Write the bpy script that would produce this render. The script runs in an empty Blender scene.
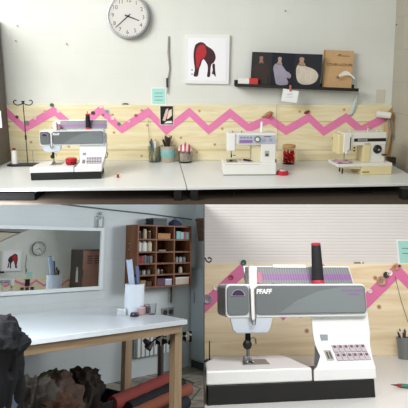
import bpy, bmesh, math, random
from mathutils import Vector, Matrix, noise
random.seed(7)
PI = math.pi
S = bpy.context.scene
COL = S.collection
F = 460.0; U0 = 204.0; V0 = 165.0

# ------------------------------------------------------------------ frames
EYE = Vector((0, 0, 1.35))
p = math.atan((V0 - 70) / F)
CX = Vector((1, 0, 0)); CY = Vector((0, math.cos(p), -math.sin(p))); CZ = Vector((0, math.sin(p), math.cos(p)))
def ray(u, v):
    return CY + CX * ((u - U0) / F) + CZ * ((V0 - v) / F)

class Frame:
    """one room of the cut-away building: own floor level, own direction"""
    def __init__(s, x, y, z, eye):
        s.R = Matrix((x, y, z)).transposed()
        s.eye = Vector(eye)
        s.M = Matrix.Translation(EYE) @ s.R.to_4x4() @ Matrix.Translation(-s.eye)
    def d(s, u, v): return s.R.transposed() @ ray(u, v)
    def hit(s, u, v, axis, val):
        d = s.d(u, v); t = (val - s.eye[axis]) / d[axis]
        return s.eye + d * t
    def hx(s, u, v, X): return s.hit(u, v, 0, X)
    def hy(s, u, v, Y): return s.hit(u, v, 1, Y)
    def hz(s, u, v, Z): return s.hit(u, v, 2, Z)

TF = Frame(Vector((1, 0, 0)), Vector((0, 1, 0)), Vector((0, 0, 1)), (0, 0, 1.35))
def camdir(a, b, c): return (CX * a + CY * b + CZ * c).normalized()
lx = camdir((760 - U0) / F, 1, (V0 - 247) / F); lz = camdir(0, (247 - V0) / F, 1); ly = lz.cross(lx)
LF = Frame(lx, ly, lz, (0, 0, 1.32))
rz_ = camdir(0, (280 - V0) / F, 1); ry_ = rz_.cross(Vector((1, 0, 0)))
RF = Frame(Vector((1, 0, 0)), ry_, rz_, (0, 0, 1.05))

# ------------------------------------------------------------------ materials
def lin(h):
    h = h.lstrip('#'); c = [int(h[i:i+2], 16) / 255 for i in (0, 2, 4)]
    return tuple(x / 12.92 if x <= .04045 else ((x + .055) / 1.055) ** 2.4 for x in c) + (1,)
MATS = {}
def mat(hexc, rough=.6, metal=0, name=None, noise_amt=.0, scale=20, bump=0, trans=0, spec=.5, ior=1.45):
    key = (hexc, rough, metal, noise_amt, scale, bump, trans, spec)
    if key in MATS: return MATS[key]
    m = bpy.data.materials.new(name or 'mat_' + hexc.strip('#')); m.use_nodes = True
    nt = m.node_tree; b = nt.nodes['Principled BSDF']
    b.inputs['Base Color'].default_value = lin(hexc)
    b.inputs['Roughness'].default_value = rough; b.inputs['Metallic'].default_value = metal
    b.inputs['Specular IOR Level'].default_value = spec
    b.inputs['Transmission Weight'].default_value = trans; b.inputs['IOR'].default_value = ior
    if noise_amt or bump:
        tc = nt.nodes.new('ShaderNodeTexCoord'); nz = nt.nodes.new('ShaderNodeTexNoise')
        nz.inputs['Scale'].default_value = scale; nz.inputs['Detail'].default_value = 6
        nt.links.new(tc.outputs['Object'], nz.inputs['Vector'])
        if noise_amt:
            mx = nt.nodes.new('ShaderNodeMix'); mx.data_type = 'RGBA'
            c = lin(hexc)
            mx.inputs[6].default_value = tuple(x * (1 - noise_amt) for x in c[:3]) + (1,)
            mx.inputs[7].default_value = tuple(min(1, x * (1 + noise_amt)) for x in c[:3]) + (1,)
            nt.links.new(nz.outputs[0], mx.inputs[0]); nt.links.new(mx.outputs[2], b.inputs['Base Color'])
        if bump:
            bp = nt.nodes.new('ShaderNodeBump'); bp.inputs['Strength'].default_value = bump; bp.inputs['Distance'].default_value = .01
            nt.links.new(nz.outputs[0], bp.inputs['Height']); nt.links.new(bp.outputs[0], b.inputs['Normal'])
    MATS[key] = m
    return m

def nodes(name):
    m = bpy.data.materials.new(name); m.use_nodes = True
    nt = m.node_tree
    return m, nt, nt.nodes['Principled BSDF'], (lambda t: nt.nodes.new(t)), nt.links.new

def ramp(n, stops):
    cr = n.color_ramp
    while len(cr.elements) < len(stops): cr.elements.new(.5)
    for e, (q, c) in zip(cr.elements, stops): e.position = q; e.color = c

def m_painted_brick(name, colr, bw, bh, amt, rough=.75, mortar=.004, lines=.5):
    m, nt, b, N, L = nodes(name)
    tc = N('ShaderNodeTexCoord'); mp = N('ShaderNodeMapping'); mp.inputs['Rotation'].default_value = (PI/2, 0, 0)
    L(tc.outputs['Object'], mp.inputs[0])
    sx = N('ShaderNodeSeparateXYZ'); cb = N('ShaderNodeCombineXYZ'); L(tc.outputs['Object'], sx.inputs[0])
    L(sx.outputs[0], cb.inputs[0]); L(sx.outputs[2], cb.inputs[1])
    br = N('ShaderNodeTexBrick'); L(cb.outputs[0], br.inputs['Vector'])
    br.inputs['Scale'].default_value = 1; br.inputs['Brick Width'].default_value = bw; br.inputs['Row Height'].default_value = bh
    br.inputs['Mortar Size'].default_value = mortar; br.inputs['Mortar Smooth'].default_value = .6
    c = lin(colr); d = tuple(x * (1 - amt) for x in c[:3]) + (1,)
    br.inputs['Color1'].default_value = c; br.inputs['Color2'].default_value = tuple(x * (1 - amt * .3) for x in c[:3]) + (1,); br.inputs['Mortar'].default_value = d
    nz = N('ShaderNodeTexNoise'); nz.inputs['Scale'].default_value = 2.5; nz.inputs['Detail'].default_value = 8; L(tc.outputs['Object'], nz.inputs['Vector'])
    rp = N('ShaderNodeValToRGB'); ramp(rp, [(.3, (.84, .84, .82, 1)), (.65, (1, 1, 1, 1))]); L(nz.outputs[0], rp.inputs[0])
    mx = N('ShaderNodeMix'); mx.data_type = 'RGBA'; mx.blend_type = 'MULTIPLY'; mx.inputs[0].default_value = .5
    L(br.outputs[0], mx.inputs[6]); L(rp.outputs[0], mx.inputs[7]); L(mx.outputs[2], b.inputs['Base Color'])
    bp = N('ShaderNodeBump'); bp.inputs['Strength'].default_value = lines; bp.inputs['Distance'].default_value = .004; bp.invert = True
    L(br.outputs['Fac'], bp.inputs['Height']); L(bp.outputs[0], b.inputs['Normal'])
    b.inputs['Roughness'].default_value = rough
    return m

def m_wood(name, base, dark, knots=True, scale=1.0, vertical=False, board=None, knotcol='#a8743c'):
    m, nt, b, N, L = nodes(name)
    tc = N('ShaderNodeTexCoord'); mp = N('ShaderNodeMapping')
    mp.inputs['Scale'].default_value = (1.2 * scale, 10 * scale, 14 * scale) if not vertical else (14 * scale, 14 * scale, 1.2 * scale)
    L(tc.outputs['Object'], mp.inputs[0])
    nz = N('ShaderNodeTexNoise'); nz.inputs['Scale'].default_value = 2; nz.inputs['Detail'].default_value = 8; nz.inputs['Distortion'].default_value = 1.2
    L(mp.outputs[0], nz.inputs['Vector'])
    rp = N('ShaderNodeValToRGB'); ramp(rp, [(.32, lin(dark)), (.6, lin(base))]); L(nz.outputs[0], rp.inputs[0])
    out = rp.outputs[0]
    if knots:
        vo = N('ShaderNodeTexVoronoi'); vo.voronoi_dimensions = '2D'; vo.inputs['Scale'].default_value = 5.0
        sk = N('ShaderNodeSeparateXYZ'); ck = N('ShaderNodeCombineXYZ'); L(tc.outputs['Object'], sk.inputs[0]); L(sk.outputs[0], ck.inputs[0]); L(sk.outputs[2], ck.inputs[1])
        L(ck.outputs[0], vo.inputs['Vector'])
        r2 = N('ShaderNodeValToRGB'); ramp(r2, [(.025, (1, 1, 1, 1)), (.06, (0, 0, 0, 1))]); L(vo.outputs['Distance'], r2.inputs[0])
        mx = N('ShaderNodeMix'); mx.data_type = 'RGBA'; L(r2.outputs[0], mx.inputs[0]); L(out, mx.inputs[6]); mx.inputs[7].default_value = lin(knotcol)
        out = mx.outputs[2]
    if board:
        sx = N('ShaderNodeSeparateXYZ'); L(tc.outputs['Object'], sx.inputs[0])
        md = N('ShaderNodeMath'); md.operation = 'MODULO'; ad = N('ShaderNodeMath'); ad.operation = 'ADD'; ad.inputs[1].default_value = 10
        L(sx.outputs[2], ad.inputs[0]); L(ad.outputs[0], md.inputs[0]); md.inputs[1].default_value = board
        lt = N('ShaderNodeMath'); lt.operation = 'LESS_THAN'; lt.inputs[1].default_value = .0035; L(md.outputs[0], lt.inputs[0])
        mx = N('ShaderNodeMix'); mx.data_type = 'RGBA'; L(lt.outputs[0], mx.inputs[0]); L(out, mx.inputs[6]); mx.inputs[7].default_value = lin(knotcol)
        out = mx.outputs[2]
    L(out, b.inputs['Base Color']); b.inputs['Roughness'].default_value = .6
    return m

def m_tiles(name):
    m, nt, b, N, L = nodes(name)
    tc = N('ShaderNodeTexCoord')
    vo = N('ShaderNodeTexVoronoi'); vo.feature = 'DISTANCE_TO_EDGE'; vo.inputs['Scale'].default_value = 3.2; vo.inputs['Randomness'].default_value = .95
    L(tc.outputs['Object'], vo.inputs['Vector'])
    v2 = N('ShaderNodeTexVoronoi'); v2.inputs['Scale'].default_value = 3.2; v2.inputs['Randomness'].default_value = .95; L(tc.outputs['Object'], v2.inputs['Vector'])
    r = N('ShaderNodeValToRGB'); ramp(r, [(.012, (0, 0, 0, 1)), (.03, (1, 1, 1, 1))]); L(vo.outputs[0], r.inputs[0])
    nz = N('ShaderNodeTexNoise'); nz.inputs['Scale'].default_value = 9; nz.inputs['Detail'].default_value = 8; L(tc.outputs['Object'], nz.inputs['Vector'])
    rc = N('ShaderNodeValToRGB'); ramp(rc, [(.3, lin('#7d7468')), (.7, lin('#b0a796'))]); L(nz.outputs[0], rc.inputs[0])
    mx = N('ShaderNodeMix'); mx.data_type = 'RGBA'; L(r.outputs[0], mx.inputs[0]); mx.inputs[6].default_value = lin('#4a443c'); L(rc.outputs[0], mx.inputs[7])
    L(mx.outputs[2], b.inputs['Base Color']); b.inputs['Roughness'].default_value = .55
    return m

def m_checks(name, c1, c2, scale):
    m, nt, b, N, L = nodes(name)
    tc = N('ShaderNodeTexCoord'); vo = N('ShaderNodeTexVoronoi'); vo.inputs['Scale'].default_value = scale; vo.inputs['Randomness'].default_value = .15
    L(tc.outputs['Object'], vo.inputs['Vector'])
    r = N('ShaderNodeValToRGB'); r.color_ramp.interpolation = 'CONSTANT'; ramp(r, [(0, lin(c2)), (.42, lin(c1))]); L(vo.outputs['Distance'], r.inputs[0])
    L(r.outputs[0], b.inputs['Base Color']); b.inputs['Roughness'].default_value = .8
    return m

def m_chart(name, bg, line, band):
    """printed stitch chart: fine rows of marks and one coloured band"""
    m, nt, b, N, L = nodes(name)
    tc = N('ShaderNodeTexCoord'); wv = N('ShaderNodeTexWave'); wv.inputs['Scale'].default_value = 42; wv.bands_direction = 'X'
    L(tc.outputs['Object'], wv.inputs['Vector'])
    mx = N('ShaderNodeMix'); mx.data_type = 'RGBA'; L(wv.outputs[1], mx.inputs[0]); mx.inputs[6].default_value = lin(bg); mx.inputs[7].default_value = lin(line)
    L(mx.outputs[2], b.inputs['Base Color']); b.inputs['Roughness'].default_value = .35
    return m

# ------------------------------------------------------------------ mesh building
class MB:
    def __init__(s): s.b = bmesh.new()
    def box(s, x0, x1, y0, y1, z0, z1):
        v = [s.b.verts.new((x, y, z)) for x in (x0, x1) for y in (y0, y1) for z in (z0, z1)]
        for f in ((0,1,3,2),(4,6,7,5),(0,4,5,1),(2,3,7,6),(0,2,6,4),(1,5,7,3)): s.b.faces.new([v[i] for i in f])
        return s
    def loft(s, rings, cap=True, closed=False):
        R = [[s.b.verts.new(q) for q in r] for r in rings]; n = len(R[0])
        for a, c in zip(R, R[1:] + ([R[0]] if closed else [])):
            for i in range(n):
                try: s.b.faces.new((a[i], a[(i+1) % n], c[(i+1) % n], c[i]))
                except ValueError: pass
        if cap and not closed:
            s.b.faces.new(R[0][::-1]); s.b.faces.new(R[-1])
        return s
    def prism(s, pts, a0, a1, axis='y'):
        def P(q, a):
            return (q[0], a, q[1]) if axis == 'y' else ((a, q[0], q[1]) if axis == 'x' else (q[0], q[1], a))
        A = [s.b.verts.new(P(q, a0)) for q in pts]; B = [s.b.verts.new(P(q, a1)) for q in pts]; n = len(pts)
        fa = s.b.faces.new(A); fb = s.b.faces.new(B[::-1])
        for i in range(n): s.b.faces.new((A[(i+1) % n], A[i], B[i], B[(i+1) % n]))
        return s
    def lathe(s, prof, c=(0, 0, 0), ax=(0, 0, 1), n=24):
        q = Vector((0, 0, 1)).rotation_difference(Vector(ax).normalized()); c = Vector(c)
        rings = []
        for r, z in prof:
            rings.append([c + q @ Vector((max(r, 1e-5) * math.cos(2*PI*i/n), max(r, 1e-5) * math.sin(2*PI*i/n), z)) for i in range(n)])
        return s.loft(rings)
    def cyl(s, p0, p1, r, r1=None, n=20):
        p0 = Vector(p0); p1 = Vector(p1); return s.lathe([(r, 0), (r if r1 is None else r1, (p1-p0).length)], p0, p1-p0, n)
    def tube(s, pts, r, n=8, closed=False):
        P = [Vector(q) for q in pts]; rings = []; up = None
        for i, q in enumerate(P):
            if closed: t = P[(i+1) % len(P)] - P[i-1]
            else: t = P[min(i+1, len(P)-1)] - P[max(i-1, 0)]
            t.normalize()
            if up is None: up = t.orthogonal().normalized()
            up = (up - t * up.dot(t)).normalized(); w = t.cross(up)
            rr = r[i] if isinstance(r, (list, tuple)) else r
            rings.append([q + (up * math.cos(2*PI*k/n) + w * math.sin(2*PI*k/n)) * rr for k in range(n)])
        return s.loft(rings, closed=closed)
    def ball(s, c, r, sc=(1, 1, 1), n=20):
        prof = [(r * math.sin(PI*i/12), -r * math.cos(PI*i/12)) for i in range(13)]
        k0 = len(s.b.verts); s.lathe(prof, (0, 0, 0), n=n); s.b.verts.ensure_lookup_table()
        for v in s.b.verts[k0:]: v.co = Vector((v.co.x*sc[0], v.co.y*sc[1], v.co.z*sc[2])) + Vector(c)
        return s
    def obj(s, name, m, parent=None, bev=0, smooth=True, seg=2, sub=0):
        bmesh.ops.recalc_face_normals(s.b, faces=s.b.faces[:])
        me = bpy.data.meshes.new(name); s.b.to_mesh(me); s.b.free()
        if smooth:
            for f in me.polygons: f.use_smooth = True
            me.set_sharp_from_angle(angle=math.radians(35))
        me.materials.append(m)
        o = bpy.data.objects.new(name, me); COL.objects.link(o)
        if parent: o.parent = parent
        if bev:
            md = o.modifiers.new('b', 'BEVEL'); md.width = bev; md.segments = seg; md.limit_method = 'ANGLE'; md.angle_limit = math.radians(40)
            md.harden_normals = True
        if sub:
            md = o.modifiers.new('s', 'SUBSURF'); md.levels = sub; md.render_levels = sub
        return o

def text(name, s, size, m, parent, loc, depth=.0006, rot=(PI/2, 0, 0), bold=0, sx=1, shear=0):
    cu = bpy.data.curves.new(name, 'FONT'); cu.body = s; cu.size = size; cu.extrude = depth; cu.align_x = 'CENTER'; cu.align_y = 'CENTER'; cu.offset = bold; cu.shear = shear
    t = bpy.data.objects.new(name + '_src', cu); COL.objects.link(t)
    dg = bpy.context.evaluated_depsgraph_get(); me = bpy.data.meshes.new_from_object(t.evaluated_get(dg))
    COL.objects.unlink(t); bpy.data.objects.remove(t)
    from mathutils import Euler
    me.transform(Matrix.Translation(loc) @ Euler(rot).to_matrix().to_4x4() @ Matrix.Diagonal((sx, 1, 1, 1)))
    me.materials.clear(); me.materials.append(m)
    o = bpy.data.objects.new(name, me); COL.objects.link(o); o.parent = parent
    return o

def smooth(pts, k=4):
    n = len(pts); out = []
    for i in range(n):
        p0, p1, p2, p3 = pts[i-1], pts[i], pts[(i+1) % n], pts[(i+2) % n]
        for j in range(k):
            t = j / k
            out.append(tuple(.5*((2*b) + (c-a)*t + (2*a-5*b+4*c-d)*t*t + (3*b-a-3*c+d)*t**3) for a, b, c, d in zip(p0, p1, p2, p3)))
    return out
def tag(o, label, cat, group=None):
    o['label'] = label; o['category'] = cat
    if group: o['group'] = group
    return o
def put(o, fr, loc=(0, 0, 0), rz=0, rx=0, ry=0, s=1, lean=0):
    o.matrix_world = fr.M @ Matrix.Translation(loc) @ Matrix.Rotation(lean, 4, 'Y') @ Matrix.Rotation(rz, 4, 'Z') @ Matrix.Rotation(ry, 4, 'Y') @ Matrix.Rotation(rx, 4, 'X') @ Matrix.Scale(s, 4)
    return o
def thing(name, label, cat, group=None):
    o = bpy.data.objects.new(name, None); o.empty_display_size = .05; COL.objects.link(o)
    return tag(o, label, cat, group)
def struct(o): o['kind'] = 'structure'; return o
def copy_tree(o, parent=None):
    c = o.copy(); COL.objects.link(c); c.parent = parent
    for ch in list(o.children): copy_tree(ch, c)
    return c
def relabel(o, lab, grp=None):
    o['label'] = lab
    if grp: o['group'] = grp
    return o

WHITE = mat('#e9e8e4', .35); CREAM = mat('#d9cda6', .45); BLACK = mat('#161514', .5); CHROME = mat('#a2a2a5', .28, 1)
PINK = mat('#e680b0', .6, noise_amt=.08, scale=40)
DARKMETAL = mat('#1a1b1d', .4, .6)
WALLM = m_painted_brick('painted_masonry', '#dfe1da', .31, .155, .03, lines=.12, mortar=.003)
PLY = m_wood('pine_board', '#ece2bf', '#dfcf9f', board=.19, knotcol='#b8945c')
PLYR = m_wood('pine_board_near', '#ead9ba', '#dac39c', knotcol='#a8754a')

# ================================================================== TOP ROOM (sewing tables against a white wall)
YW = 3.07; TZ = .75
def W(u, v, off=0.0):
    return TF.hy(u, v, YW - off)
def T(u, v, z=0): return TF.hz(u, v, TZ + z)

zf_front = TF.hz(204, 188, TZ).y - .03
ZP = TF.hy(204, 203.4, zf_front).z           # level of the raised platform
xr = W(393.5, 100).x
o = MB().box(-2.0, xr, 0, .1, 0, 2.0 - ZP + .2).obj('wall_back', WALLM); struct(put(o, TF, (0, YW, ZP)))
m_rw = m_painted_brick('painted_masonry_shaded', '#b5b0a0', .42, .2, .1, lines=.3)  # wall away from the window side, its shade put into the darker colour
m_rw2 = MB()
o = MB().box(0, 1.7, 0, .06, 0, 2.0 - ZP + .2).obj('wall_right', m_rw)
struct(put(o, TF, (xr, YW + .1, ZP), rz=-PI/2 + math.radians(2), lean=math.radians(-1.9)))
o = MB().box(-2.0, xr + .04, zf_front + .06, YW + .1, ZP - .016, ZP - .0065).obj('ceiling', mat('#c9cbc8', .8)); struct(put(o, TF))
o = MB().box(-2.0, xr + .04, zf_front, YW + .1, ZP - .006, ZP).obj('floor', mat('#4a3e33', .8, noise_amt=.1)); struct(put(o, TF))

# tables
def table_top_pts(uvs): return [T(u, v) for u, v in uvs]
def white_table(fl, fr_, xl, xr_, label, legs):
    t = thing('work_table', label, 'table', 'white work tables along the wall')
    a = T(*fl); b = T(*fr_)
    pts = [(a.x, a.y), (b.x, b.y), (xr_, YW - .012), (xl, YW - .012)]
    MB().prism(pts, TZ - .016, TZ, 'z').obj('tabletop', mat('#dfe1de', .3), t, bev=.003)
    for x, y in legs:
        MB().box(x - .02, x + .02, y, y + .04, ZP, TZ - .016).obj('leg', BLACK, t, bev=.002)
    put(t, TF); return t
seam = T(187, 187.2)
seamx = W(179, 160).x
white_table((-40, 188.8), (186.6, 187.2), -1.75, seamx, 'white work table under the clock, carrying the grey-fronted sewing machine',
            [(T(177, 190).x, zf_front + .05), (T(-20, 190).x, zf_front + .05), (T(177, 190).x, YW - .1)])
tr = T(420, 183.2)
tr_x = min(tr.x, xr - .01)
white_table((187.4, 187.2), (425, 183.0), seamx + .004, xr - .03, 'white work table under the black ledge, carrying two plain white sewing machines',
            [(T(194, 190).x, zf_front + .05), (T(194, 190).x, YW - .1), (tr_x - .1, zf_front + .07)])
# dark storage crate at the left and cables under the tables
st = thing('storage_box', 'black storage box under the left end of the long white table', 'box')
a = TF.hy(-20, 190, zf_front + .06); b = TF.hy(35, 190, zf_front + .06)
hbx = TZ - .03 - ZP
MB().box(a.x, b.x, 0, .35, 0, hbx * .8).obj('body', mat('#0c0b0b', .9, spec=.15), st, bev=.004)
MB().box(a.x - .005, b.x + .005, -.006, .356, hbx * .8, hbx * .96).obj('lid', mat('#100e0e', .9, spec=.15), st, bev=.003)
put(st, TF, (0, zf_front + .05, ZP))
def cable(name, uvs, y0, fr, r, m, label, cat='cable', zmin=None):
    P = []
    for u, v in uvs:
        q = fr.hy(u, v, y0)
        if zmin is not None: q.z = max(q.z, zmin)
        P.append(q)
    # smooth
    Q = []
    for i in range(len(P) - 1):
        p0 = P[max(i-1, 0)]; p1 = P[i]; p2 = P[i+1]; p3 = P[min(i+2, len(P)-1)]
        for k in range(6):
            s = k / 6
            Q.append(.5 * ((2*p1) + (p2-p0)*s + (2*p0-5*p1+4*p2-p3)*s*s + (3*p1-p0-3*p2+p3)*s**3))
    Q.append(P[-1])
    c = Q[0].copy(); o = MB().tube([q - c for q in Q], r, 6).obj(name, m)
    tag(o, label, cat); return put(o, fr, c)
cable('power_cable', [(347, 203), (350, 197), (358, 193), (367, 197), (371, 203)], zf_front + .2, TF, .005, BLACK, 'thick black cable looped under the right-hand table', zmin=ZP + .005)
cable('power_cable', [(362, 200), (368, 193), (377, 191.5), (384, 197), (386, 203)], zf_front + .24, TF, .0035, mat('#2b2723'), 'thin dark cable loop under the table below the rightmost machine', zmin=ZP + .004)
cable('power_cable', [(233, 189), (234, 194), (231, 203)], zf_front + .12, TF, .003, BLACK, 'cable hanging under the table below the lilac-panelled machine', zmin=ZP + .004)

# pine board on the wall
a = W(2, 105, .02); b = W(393, 105, .02); zt = W(200, 106).z; zt = W(200, 104.5).z
o = MB().box(0, b.x - a.x - .005, 0, .018, 0, zt - TZ - .002).obj('pine_backboard', PLY)
tag(o, 'long pale pine board fixed behind the sewing tables under the white wall', 'board'); put(o, TF, (a.x, YW - .0185, TZ + .001))

# zigzag band
def zigzag(fr, pts, y0, thick, hw, name, label, mt=None, flip=False):
    P = [fr.hy(u, v, y0) for u, v in pts]; c = P[0].copy(); mb = MB(); th = .0015
    for q in P: q -= c
    for (a, b) in zip(P, P[1:]):
        mb.loft([[(a.x, 0, a.z - hw), (a.x, 0, a.z + hw), (a.x, th, a.z + hw), (a.x, th, a.z - hw)],
                 [(b.x, 0, b.z - hw), (b.x, 0, b.z + hw), (b.x, th, b.z + hw), (b.x, th, b.z - hw)]])
    bmesh.ops.remove_doubles(mb.b, verts=mb.b.verts[:], dist=1e-5)
    o = mb.obj(name, mt or PINK, smooth=False); tag(o, label, 'decoration')
    c.y = y0 - th; return put(o, fr, c)
ZZ = [(3.5, 109), (24.5, 128), (54, 111), (77, 130), (100, 110), (121.5, 129), (148.5, 112), (166, 130.5), (189.5, 112), (208.5, 130), (230, 113), (248.5, 128),
      (269.5, 119), (286, 130.5), (308.8, 117.5), (323.6, 131.5), (346, 117.5), (361, 130), (377, 122), (388, 116)]
zigzag(TF, ZZ, YW - .0195, .0015, .03, 'zigzag_band', 'long pink zigzag band running across the pine board')

def button(fr, u, v, y0, r, hexc, label, grp):
    q = fr.hy(u, v, y0)
    b = MB().lathe([(0, 0), (r*.9, 0), (r, r*.12), (r, r*.28), (r*.85, r*.34), (r*.6, r*.22), (0, r*.2)], ax=(0, -1, 0), n=20).obj('button', mat(hexc, .35))
    tag(b, label, 'button', grp)
    h = MB()
    for a in (-1, 1):
        for c in (-1, 1): h.lathe([(r*.1, 0), (r*.1, r*.27)], (a*r*.22, 0, c*r*.22), (0, -1, 0), 6)
    h.obj('button_hole', mat('#3a2c2c'), b)
    return put(b, fr, (q.x, y0, q.z))
BT = [(17, 117, '#6b3a2c', 'brown button high on the first down-stroke of the zigzag', .011), (27, 123, '#8c8080', 'large grey button just right of the black thread pole', .016),
      (35, 118, '#e6dcd8', 'white button on the first up-stroke, beside the grey one', .010), (45, 111.5, '#e8a0a8', 'pale pink button between the white and green ones', .010),
      (52, 105, '#3d6e58', 'green button at the peak above the grey machine head', .013), (58.5, 111, '#f0dcd6', 'cream button just right of the green peak button', .011),
      (93, 113, '#4c3444', 'dark plum button above the black thread cone', .013), (101, 106.5, '#efe4e2', 'white button at the peak right of the black thread cone', .012),
      (107, 111.5, '#7aa0d0', 'light blue button right of the grey machine', .012), (112.5, 118, '#f4dfe4', 'pale button below the light blue one', .012),
      (119, 124, '#4c8468', 'green button at the trough right of the grey machine', .012), (129, 121, '#e8c0cc', 'pale rose button just right of the trough button', .010),
      (136, 115.5, '#c04a78', 'dark pink button on the stroke left of the teal card', .011), (142, 110.5, '#d88aa8', 'rose button near the peak left of the teal card', .010),
      (103, 115, '#b85a80', 'magenta button between the light blue button and the machine', .008)]
for u, v, c, l, r in BT: button(TF, u, v, YW - .021, r, c, l, 'buttons on the pink zigzag in the upper scene')

# clock
def clock(label, detail=True):
    t = thing('wall_clock', label, 'clock'); r = .138
    MB().lathe([(0, 0), (r, 0), (r, .03), (r*.97, .045), (r*.9, .045), (r*.88, .034), (0, .034)], ax=(0, -1, 0), n=64).obj('rim', CHROME, t)
    MB().lathe([(r*.885, .030), (r*.885, .036), (0, .036)], ax=(0, -1, 0), n=48).obj('dial', mat('#eceae4', .5), t)
    nm = mat('#55524e', .6)
    tl = math.radians(4)
    for i in range(1, 13):
        a = tl + i * PI / 6
        text('numeral', str(i), .034, nm, t, (r*.70*math.sin(a), -.0365, r*.70*math.cos(a)), depth=.0003)
    mk = MB()
    for i in range(60):
        a = tl + i * PI / 30; s, c = math.sin(a), math.cos(a); r0 = r*.83; r1 = r*.86
        w = .0012 if i % 5 else .0028
        mk.prism([(s*r0 - c*w, c*r0 + s*w), (s*r1 - c*w, c*r1 + s*w), (s*r1 + c*w, c*r1 - s*w), (s*r0 + c*w, c*r0 - s*w)], -.037, -.036)
    mk.obj('minute_marks', nm, t, smooth=False)
    def hand(name, deg, L, w, y):
        a = math.radians(deg); s, c = math.sin(a), math.cos(a)
        MB().prism([(-s*.02 - c*w, -c*.02 + s*w), (s*L - c*w*.6, c*L + s*w*.6), (s*L + c*w*.6, c*L - s*w*.6), (-s*.02 + c*w, -c*.02 - s*w)], y - .001, y).obj(name, BLACK, t, smooth=False)
    hand('hour_hand', 111, .075, .0045, -.039); hand('minute_hand', 230, .105, .0035, -.041)
    MB().cyl((0, -.036, 0), (0, -.044, 0), .006).obj('hub', BLACK, t)
    g = MB().lathe([(r*.9, .0435), (r*.9, .0445), (0, .0455)], ax=(0, -1, 0), n=48).obj('glass', mat('#ffffff', .03, trans=1.0, ior=1.2), t)
    return t
c1 = clock('large round silver-rimmed wall clock above the pine board'); q = W(129, 17)
put(c1, TF, (q.x, YW, q.z))

# animal print
MAROON = mat('#3d1722', .6, noise_amt=.3, scale=60)
def picture(label):
    t = thing('framed_print', label, 'picture')
    K = 1 / 7.42 / 152
    w, h = 43/150, 46.5/150
    MB().box(0, w, -.02, 0, 0, h).obj('frame', mat('#e8e8e6', .4), t, bev=.002)
    MB().box(.02, w-.02, -.0215, -.0195, .02, h-.02).obj('mat_board', mat('#f1f1f4', .8), t)
    def P(pts): return [((x - 40) * K, h - (y - 42) * K) for x, y in pts]
    MB().prism(smooth(P([(105,150),(115,115),(132,102),(150,95),(175,100),(200,122),(235,143),(256,172),(263,205),(250,236),(232,252),(226,290),(224,336),(203,338),(207,292),(204,256),(190,232),(176,215),(164,225),(155,255),(143,285),(134,335),(104,335),(112,290),(106,240),(102,195)])), -.0228, -.0214).obj('animal_figure', MAROON, t, smooth=False)
    MB().prism(smooth(P([(240,252),(257,248),(260,290),(266,338),(250,322),(238,318),(243,290)])), -.0228, -.0214).obj('tail_figure', MAROON, t, smooth=False)
    MB().prism(smooth(P([(126,138),(148,115),(172,112),(188,130),(196,165),(186,198),(168,214),(156,218),(142,262),(128,284),(122,240),(117,190)])), -.0236, -.0228).obj('red_patch', mat('#b3242c', .6), t, smooth=False)
    for y in (292, 322):
        c = P([(92, y)])[0]; MB().lathe([(0.0045, 0), (.0045, .001)], (c[0], -.0214, c[1]), (0, -1, 0), 12).obj('dot', MAROON if y < 300 else mat('#8a5560'), t)
    return t
pc = picture('white framed print of a dark red and maroon animal figure'); q = W(185, 83.5); put(pc, TF, (q.x, YW, q.z), ry=math.radians(.8))

# hanging strip by the clock
def strap(label):
    o = MB()
    o.tube([(0, -.006, 0), (-.004, -.007, -.1), (.004, -.006, -.2), (-.01, -.008, -.28), (-.012, -.01, -.36)], [.005, .006, .005, .006, .004], 6)
    o = o.obj('wall_string', mat('#9a958e', .8, noise_amt=.5, scale=60)); n = MB().ball((0, -.005, 0), .005).obj('nail', CHROME, o)
    MB().box(-.02, -.008, -.016, -.003, -.32, -.26).obj('dark_tip', mat('#2d2a3a'), o)
    return tag(o, label, 'string')
s1 = strap('thin grey frayed string hanging on the white wall beside the clock'); q = W(168.8, 37); put(s1, TF, (q.x, YW - .002, q.z))

def card(name, label, fr, u0, v0, u1, v1, y0, border, inner, bw=.006, tilt=0, cat='card'):
    a = fr.hy(u0, v1, y0); b = fr.hy(u1, v0, y0)
    t = thing(name, label, cat); w = b.x - a.x; h = b.z - a.z
    MB().box(0, w, -.0015, 0, 0, h).obj('paper', border, t)
    MB().box(bw, w - bw, -.0022, -.0014, bw, h - bw).obj('printed_area', inner, t)
    put(t, fr, (a.x, y0, a.z), ry=tilt); t['w'] = w; t['h'] = h
    return t
tc_ = card('postcard', 'small teal postcard with white border pinned above the pine board', TF, 151.5, 87.5, 166, 105, YW - .001, mat('#ecefea', .6), mat('#a8dcd2', .6))
for k, s in enumerate(('MADE', 'WITH', 'LOVE')):
    MB().box(.022, tc_['w'] - .022, -.0026, -.002, tc_['h'] * (.66 - .2*k) , tc_['h'] * (.66 - .2*k) + .005).obj('text_line', mat('#6fa8a4'), tc_)
sc = card('photo_card', 'black photo card of pale shoes pinned over the pink zigzag', TF, 160, 105.5, 173.5, 125, YW - .0215, mat('#ece6de', .6), mat('#170f10', .5), bw=.004)
w, h = sc['w'], sc['h']
MB().prism([(w*.2, h*.25), (w*.45, h*.8), (w*.62, h*.86), (w*.58, h*.6), (w*.38, h*.2)], -.003, -.0021).obj('pale_shoe', mat('#d9bfae'), sc)
MB().prism([(w*.5, h*.3), (w*.66, h*.75), (w*.86, h*.82), (w*.88, h*.5), (w*.66, h*.35)], -.003, -.0021).obj('pale_shoe', mat('#e8d2c4'), sc)
MB().prism([(w*.3, h*.08), (w*.5, h*.2), (w*.85, h*.22), (w*.92, h*.1)], -.003, -.0021).obj('white_sole', mat('#ece8e2'), sc)

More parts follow.
